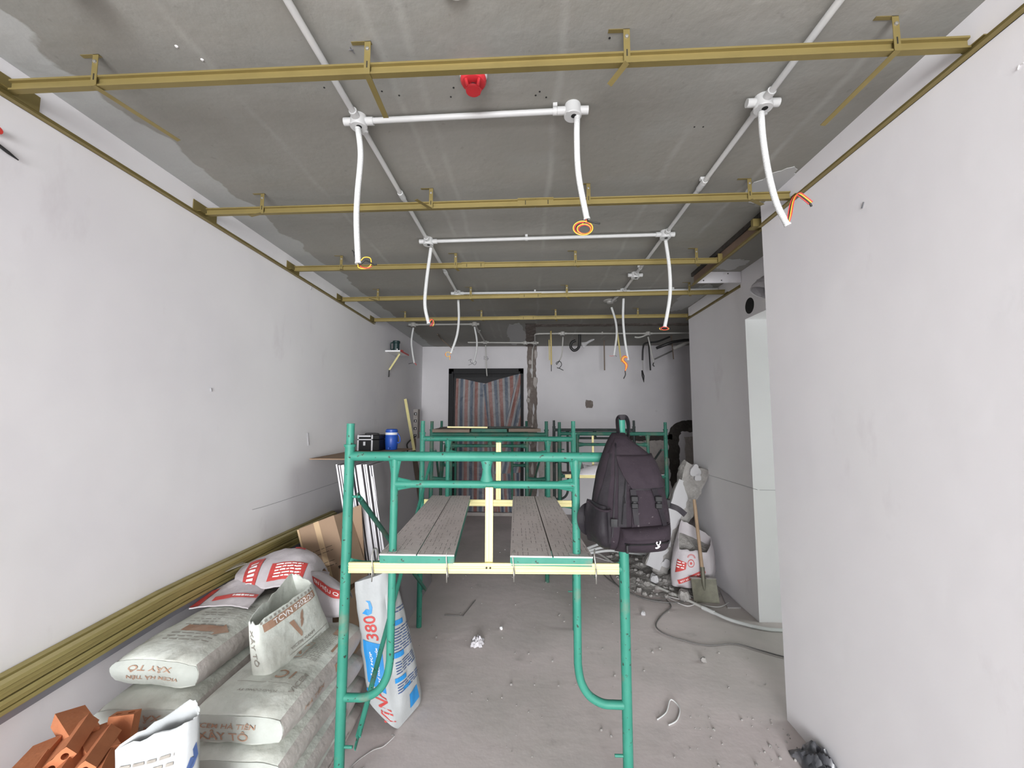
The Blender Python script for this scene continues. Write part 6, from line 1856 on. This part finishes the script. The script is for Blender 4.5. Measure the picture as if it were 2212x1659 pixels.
for k in range(18):
    q0, q1 = 2 * PI * k / 18, 2 * PI * (k + 1) / 18
    for r0, r1 in ((0.032, 0.040), (0.0, 0.014)):
        poly_on(b, f, [(-0.01 + r0 * math.cos(q0) * 0.8, 0.068 + r0 * math.sin(q0)), (-0.01 + r1 * math.cos(q0) * 0.8, 0.07 + r1 * math.sin(q0)), (-0.01 + r1 * math.cos(q1) * 0.8, 0.07 + r1 * math.sin(q1)), (-0.01 + r0 * math.cos(q1) * 0.8, 0.07 + r0 * math.sin(q1))])
b.build('sun_and_ring_emblem', 'print_red', t, fix=False)['kind'] = 'stuff'
# shovel
t = thing('shovel', (1.65, 4.05, 0.0), 'muddy square shovel leaning on the debris sack, wooden handle up', 'shovel')
hb0, ht = Vector((1.650, 4.070, 0.225)), Vector((1.668, 4.26, 0.895))
MB().tube([hb0.lerp(ht, k / 8) for k in range(9)], 0.0165, 12, True, [0.017, 0.017, 0.0165, 0.016, 0.016, 0.0165, 0.017, 0.0175, 0.015]).build('handle', 'wood', t, 40)
MB().tube([(1.650, 4.045, 0.10), (1.649, 4.055, 0.15), (1.650, 4.068, 0.22), (1.653, 4.085, 0.30)], 0.02, 12, True, [0.006, 0.017, 0.020, 0.0205]).build('socket', 'spade', t, 40)
def blade(u, v):
    x = 1.532 + 0.232 * u + 0.006 * (1 - v)
    z = 0.002 + 0.205 * v
    return (x, 4.010 + 0.048 * v + 0.016 * math.sin(PI * u), z)
MB().sheet(blade, 12, 10, 0.003, (0, 1, 0)).build('blade', 'spade', t, 40)
MB().box((1.534, 4.050, 0.204), (1.625, 4.085, 0.209)).box((1.672, 4.050, 0.204), (1.766, 4.085, 0.209)).build('foot_tread', 'steel', t)['label'] = 'worn bright shovel tread'
# tile, floor conduit, cables
tag(MB().loft([[(*p[:2], z) for p in ((1.905, 4.317), (1.795, 3.915), (1.915, 3.918), (1.936, 4.20))] for z in (0.001, 0.012)]).build('floor_tile', 'tile'), 'grey tile offcut lying along the foot of the wall', 'tile')
tp_ = [(0.780, 5.513, 0.016), (0.914, 5.266, 0.016), (1.107, 4.667, 0.016), (1.301, 4.330, 0.016), (1.475, 4.061, 0.016), (1.593, 3.842, 0.016)]
t = thing('floor_conduit', (1.3, 4.4, 0.0), 'long white conduit lying on the floor towards the passage', 'conduit')
MB().tube(bezier(tp_, 4), 0.0135, 10).build('far_length', 'pvc_dusty', t, True)
MB().tube(bezier([tp_[-1]] + [(1.627, 3.782, 0.016), (1.707, 3.662, 0.016), (1.871, 3.547, 0.016), (2.050, 3.510, 0.016)] + [(2.6, 3.50, 0.016)], 4), 0.0135, 10).build('near_length', 'pvc', t, True)
MB().tube([Vector(tp_[-1]) - Vector((0.03, -0.05, 0)), Vector(tp_[-1]) + Vector((0.03, -0.05, 0))], 0.017, 10).build('coupler', 'pvc', t)
def floor_cable(pts, r, m, label, name='floor_cable'):
    return tag(MB().tube(bezier([(x, y, r + 0.004) for x, y in pts], 8), r, 7).build(name, m, None, True), label, 'cable', 'cables on the floor')
floor_cable([(2.05, 3.06), (1.830, 3.149), (1.698, 3.232), (1.568, 3.308), (1.351, 3.28), (1.202, 3.338), (1.08, 3.433), (1.05, 3.56), (1.157, 3.743), (1.292, 3.906), (1.30, 4.06)], 0.005, 'w_dark', 'thin dark cable winding from the passage across the floor')
floor_cable([(1.30, 4.06), (1.131, 4.061), (0.93, 4.30), (0.90, 4.70), (1.05, 4.98), (1.25, 4.84), (1.40, 4.55), (1.52, 4.20), (1.44, 4.02), (1.25, 4.0), (1.05, 4.12), (0.86, 4.5), (0.80, 4.9)], 0.006, 'w_dark', 'coiled dark cable loops beside the floor conduit')
floor_cable([(0.75, 5.3), (0.9, 5.15), (1.1, 4.9), (1.32, 4.40), (1.48, 4.28), (1.58, 4.06), (1.44, 3.93), (1.33, 4.12), (1.50, 4.02), (1.70, 3.92), (1.86, 4.02)], 0.006, 'w_white', 'pale cable looping in front of the shovel')
for k, (z, dx) in enumerate(((0.02, 0.0), (0.05, 0.05), (0.08, 0.12))):
    o = MB().tube(bezier([(0.46 + 0.03 * k, 5.1, z), (0.70, 5.2, z + 0.03), (1.0, 5.25 + dx, z + 0.06), (1.25, 5.28, z + 0.03), (1.5, 5.25 - dx, z)], 8), 0.016, 10).build('loose_conduit', 'pvc', None, True)
    tag(o, ('lowest', 'middle', 'upper')[k] + ' white conduit length lying behind the near right post', 'conduit', 'loose conduits on the floor')

# rubble heap round the pier (uncountable) and separate larger lumps
def lump(b, c, r, seed):
    n, m_ = 7, 5
    rings = []
    for j in range(1, m_):
        th = PI * j / m_
        ring = []
        for k in range(n):
            ph = 2 * PI * k / n
            d = Vector((math.sin(th) * math.cos(ph), math.sin(th) * math.sin(ph), math.cos(th)))
            ring.append(Vector(c) + d * r * (1 + 0.45 * nz(d, 1.6, seed)))
        rings.append(ring)
    b.loft(rings)
r_ = random.Random(21)
b = MB()
def mound(u, v):
    x, y = 0.95 + 0.97 * u, 4.08 + 1.42 * v
    e = math.sin(PI * u) ** 0.7 * math.sin(PI * v) ** 0.7
    return (x, y, -0.01 + 0.11 * e * (0.6 + 0.7 * nz((x, y, 0), 5, 3)) + 0.03 * e * nz((x, y, 2), 14, 5))
b.grid(mound, 40, 36)
for k in range(150):
    x, y = 0.95 + 0.95 * r_.random(), 4.12 + 1.35 * r_.random()
    lump(b, (x, y, max(0.008, mound((x - 0.95) / 0.97, (y - 4.08) / 1.42)[2])), 0.010 + 0.026 * r_.random() ** 2, k)
tag(b.build('rubble_heap', 'rubble', None, 30), 'grey rubble and dust heap under the leaning pier', 'rubble', None, 'stuff')
b = MB()
for k in range(260):
    y = 2.2 + 5.0 * r_.random()
    x = -0.9 + 2.7 * r_.random()
    if x > 1.35 and y < 2.6:
        continue
    lump(b, (x, y, 0.003), 0.0025 + 0.007 * r_.random() ** 3, k)
for k in range(60):
    lump(b, (1.40 - 0.5 * r_.random() ** 2, 2.0 + 0.55 * r_.random(), 0.003), 0.0025 + 0.006 * r_.random() ** 2, k)
tag(b.build('floor_crumbs', 'rubble', None, 30), 'small pale crumbs scattered over the screed', 'debris', None, 'stuff')
def piece(c, r, m, label, seed, name='concrete_lump', cat='debris'):
    b = MB()
    lump(b, c, r, seed)
    return tag(b.build(name, m, None, 30), label, cat)
piece((-0.215, 3.465, 0.012), 0.014, 'white_plastic', 'small white pebble on the floor beyond the crumpled wrapper', 3, 'pebble')
piece((1.232, 3.08, 0.014), 0.020, 'rubble', 'grey stone on the floor right of the near scaffold', 5, 'stone')
piece((1.00, 3.76, 0.014), 0.020, 'skim', 'pale plaster crumb beside the winding dark cable', 6, 'plaster_crumb')
piece((1.46, 4.05, 0.05), 0.055, 'rubble', 'grey lump lying before the debris sack', 8)
piece((1.40, 4.62, 0.10), 0.07, 'rubble', 'grey lump under the foot of the leaning pier', 9)
piece((1.30, 4.42, 0.06), 0.05, 'skim', 'pale lump left of the leaning pier', 12)
# crumpled wrapper, bent wire, plastic tangle
def crumple(name, c, sx, sy, h, m, label, seed, cat='litter', n=16):
    def fn(u, v):
        e = math.sin(PI * u) * math.sin(PI * v)
        p = (c[0] + sx * (u - 0.5) * (1 + 0.3 * nz((u * 4, v * 4, 0), 1.0, seed)), c[1] + sy * (v - 0.5) * (1 + 0.3 * nz((u * 4, v * 4, 5), 1.0, seed)), 0)
        return (p[0], p[1], c[2] + h * e ** 0.6 * (0.55 + 0.9 * abs(nz((u * 5, v * 5, 1), 1.0, seed))))
    return tag(MB().sheet(fn, n, n, 0.002, (0, 0, -1)).build(name, m, None, 25), label, cat)
crumple('crumpled_wrapper', (-0.385, 3.25, 0.006), 0.09, 0.12, 0.055, 'polybag', 'crumpled translucent wrapper in the middle of the floor', 4)
crumple('plastic_tangle', (1.420, 2.19, 0.006), 0.17, 0.24, 0.10, 'bag_black', 'crumpled grey and black plastic at the foot of the right wall', 7, 'plastic', 22)
tag(MB().tube([(-0.722, 3.679, 0.006), (-0.56, 3.665, 0.006), (-0.49, 3.98, 0.006)], 0.0035, 6).build('bent_wire', 'w_dark'), 'bent thin wire on the floor under the planks', 'wire')
tag(MB().tube(bezier([(0.73, 2.50, 0.005), (0.80, 2.56, 0.006), (0.86, 2.66, 0.012), (0.89, 2.60, 0.005), (0.84, 2.50, 0.006), (0.78, 2.46, 0.005)], 6), 0.004, 6).build('white_tie', 'pvc', None, True), 'looped white plastic tie on the floor right of the near frame', 'tie')
tag(MB().tube(bezier([(-0.735, 2.33, 0.005), (-0.71, 2.30, 0.02), (-0.75, 2.25, 0.006), (-0.80, 2.22, 0.005), (-0.86, 2.13, 0.005), (-0.84, 2.08, 0.005), (-0.80, 2.12, 0.005)], 6), 0.0025, 6).build('thread_end', 'w_white', None, True), 'loose thread on the floor at the tip of the white sack', 'thread')
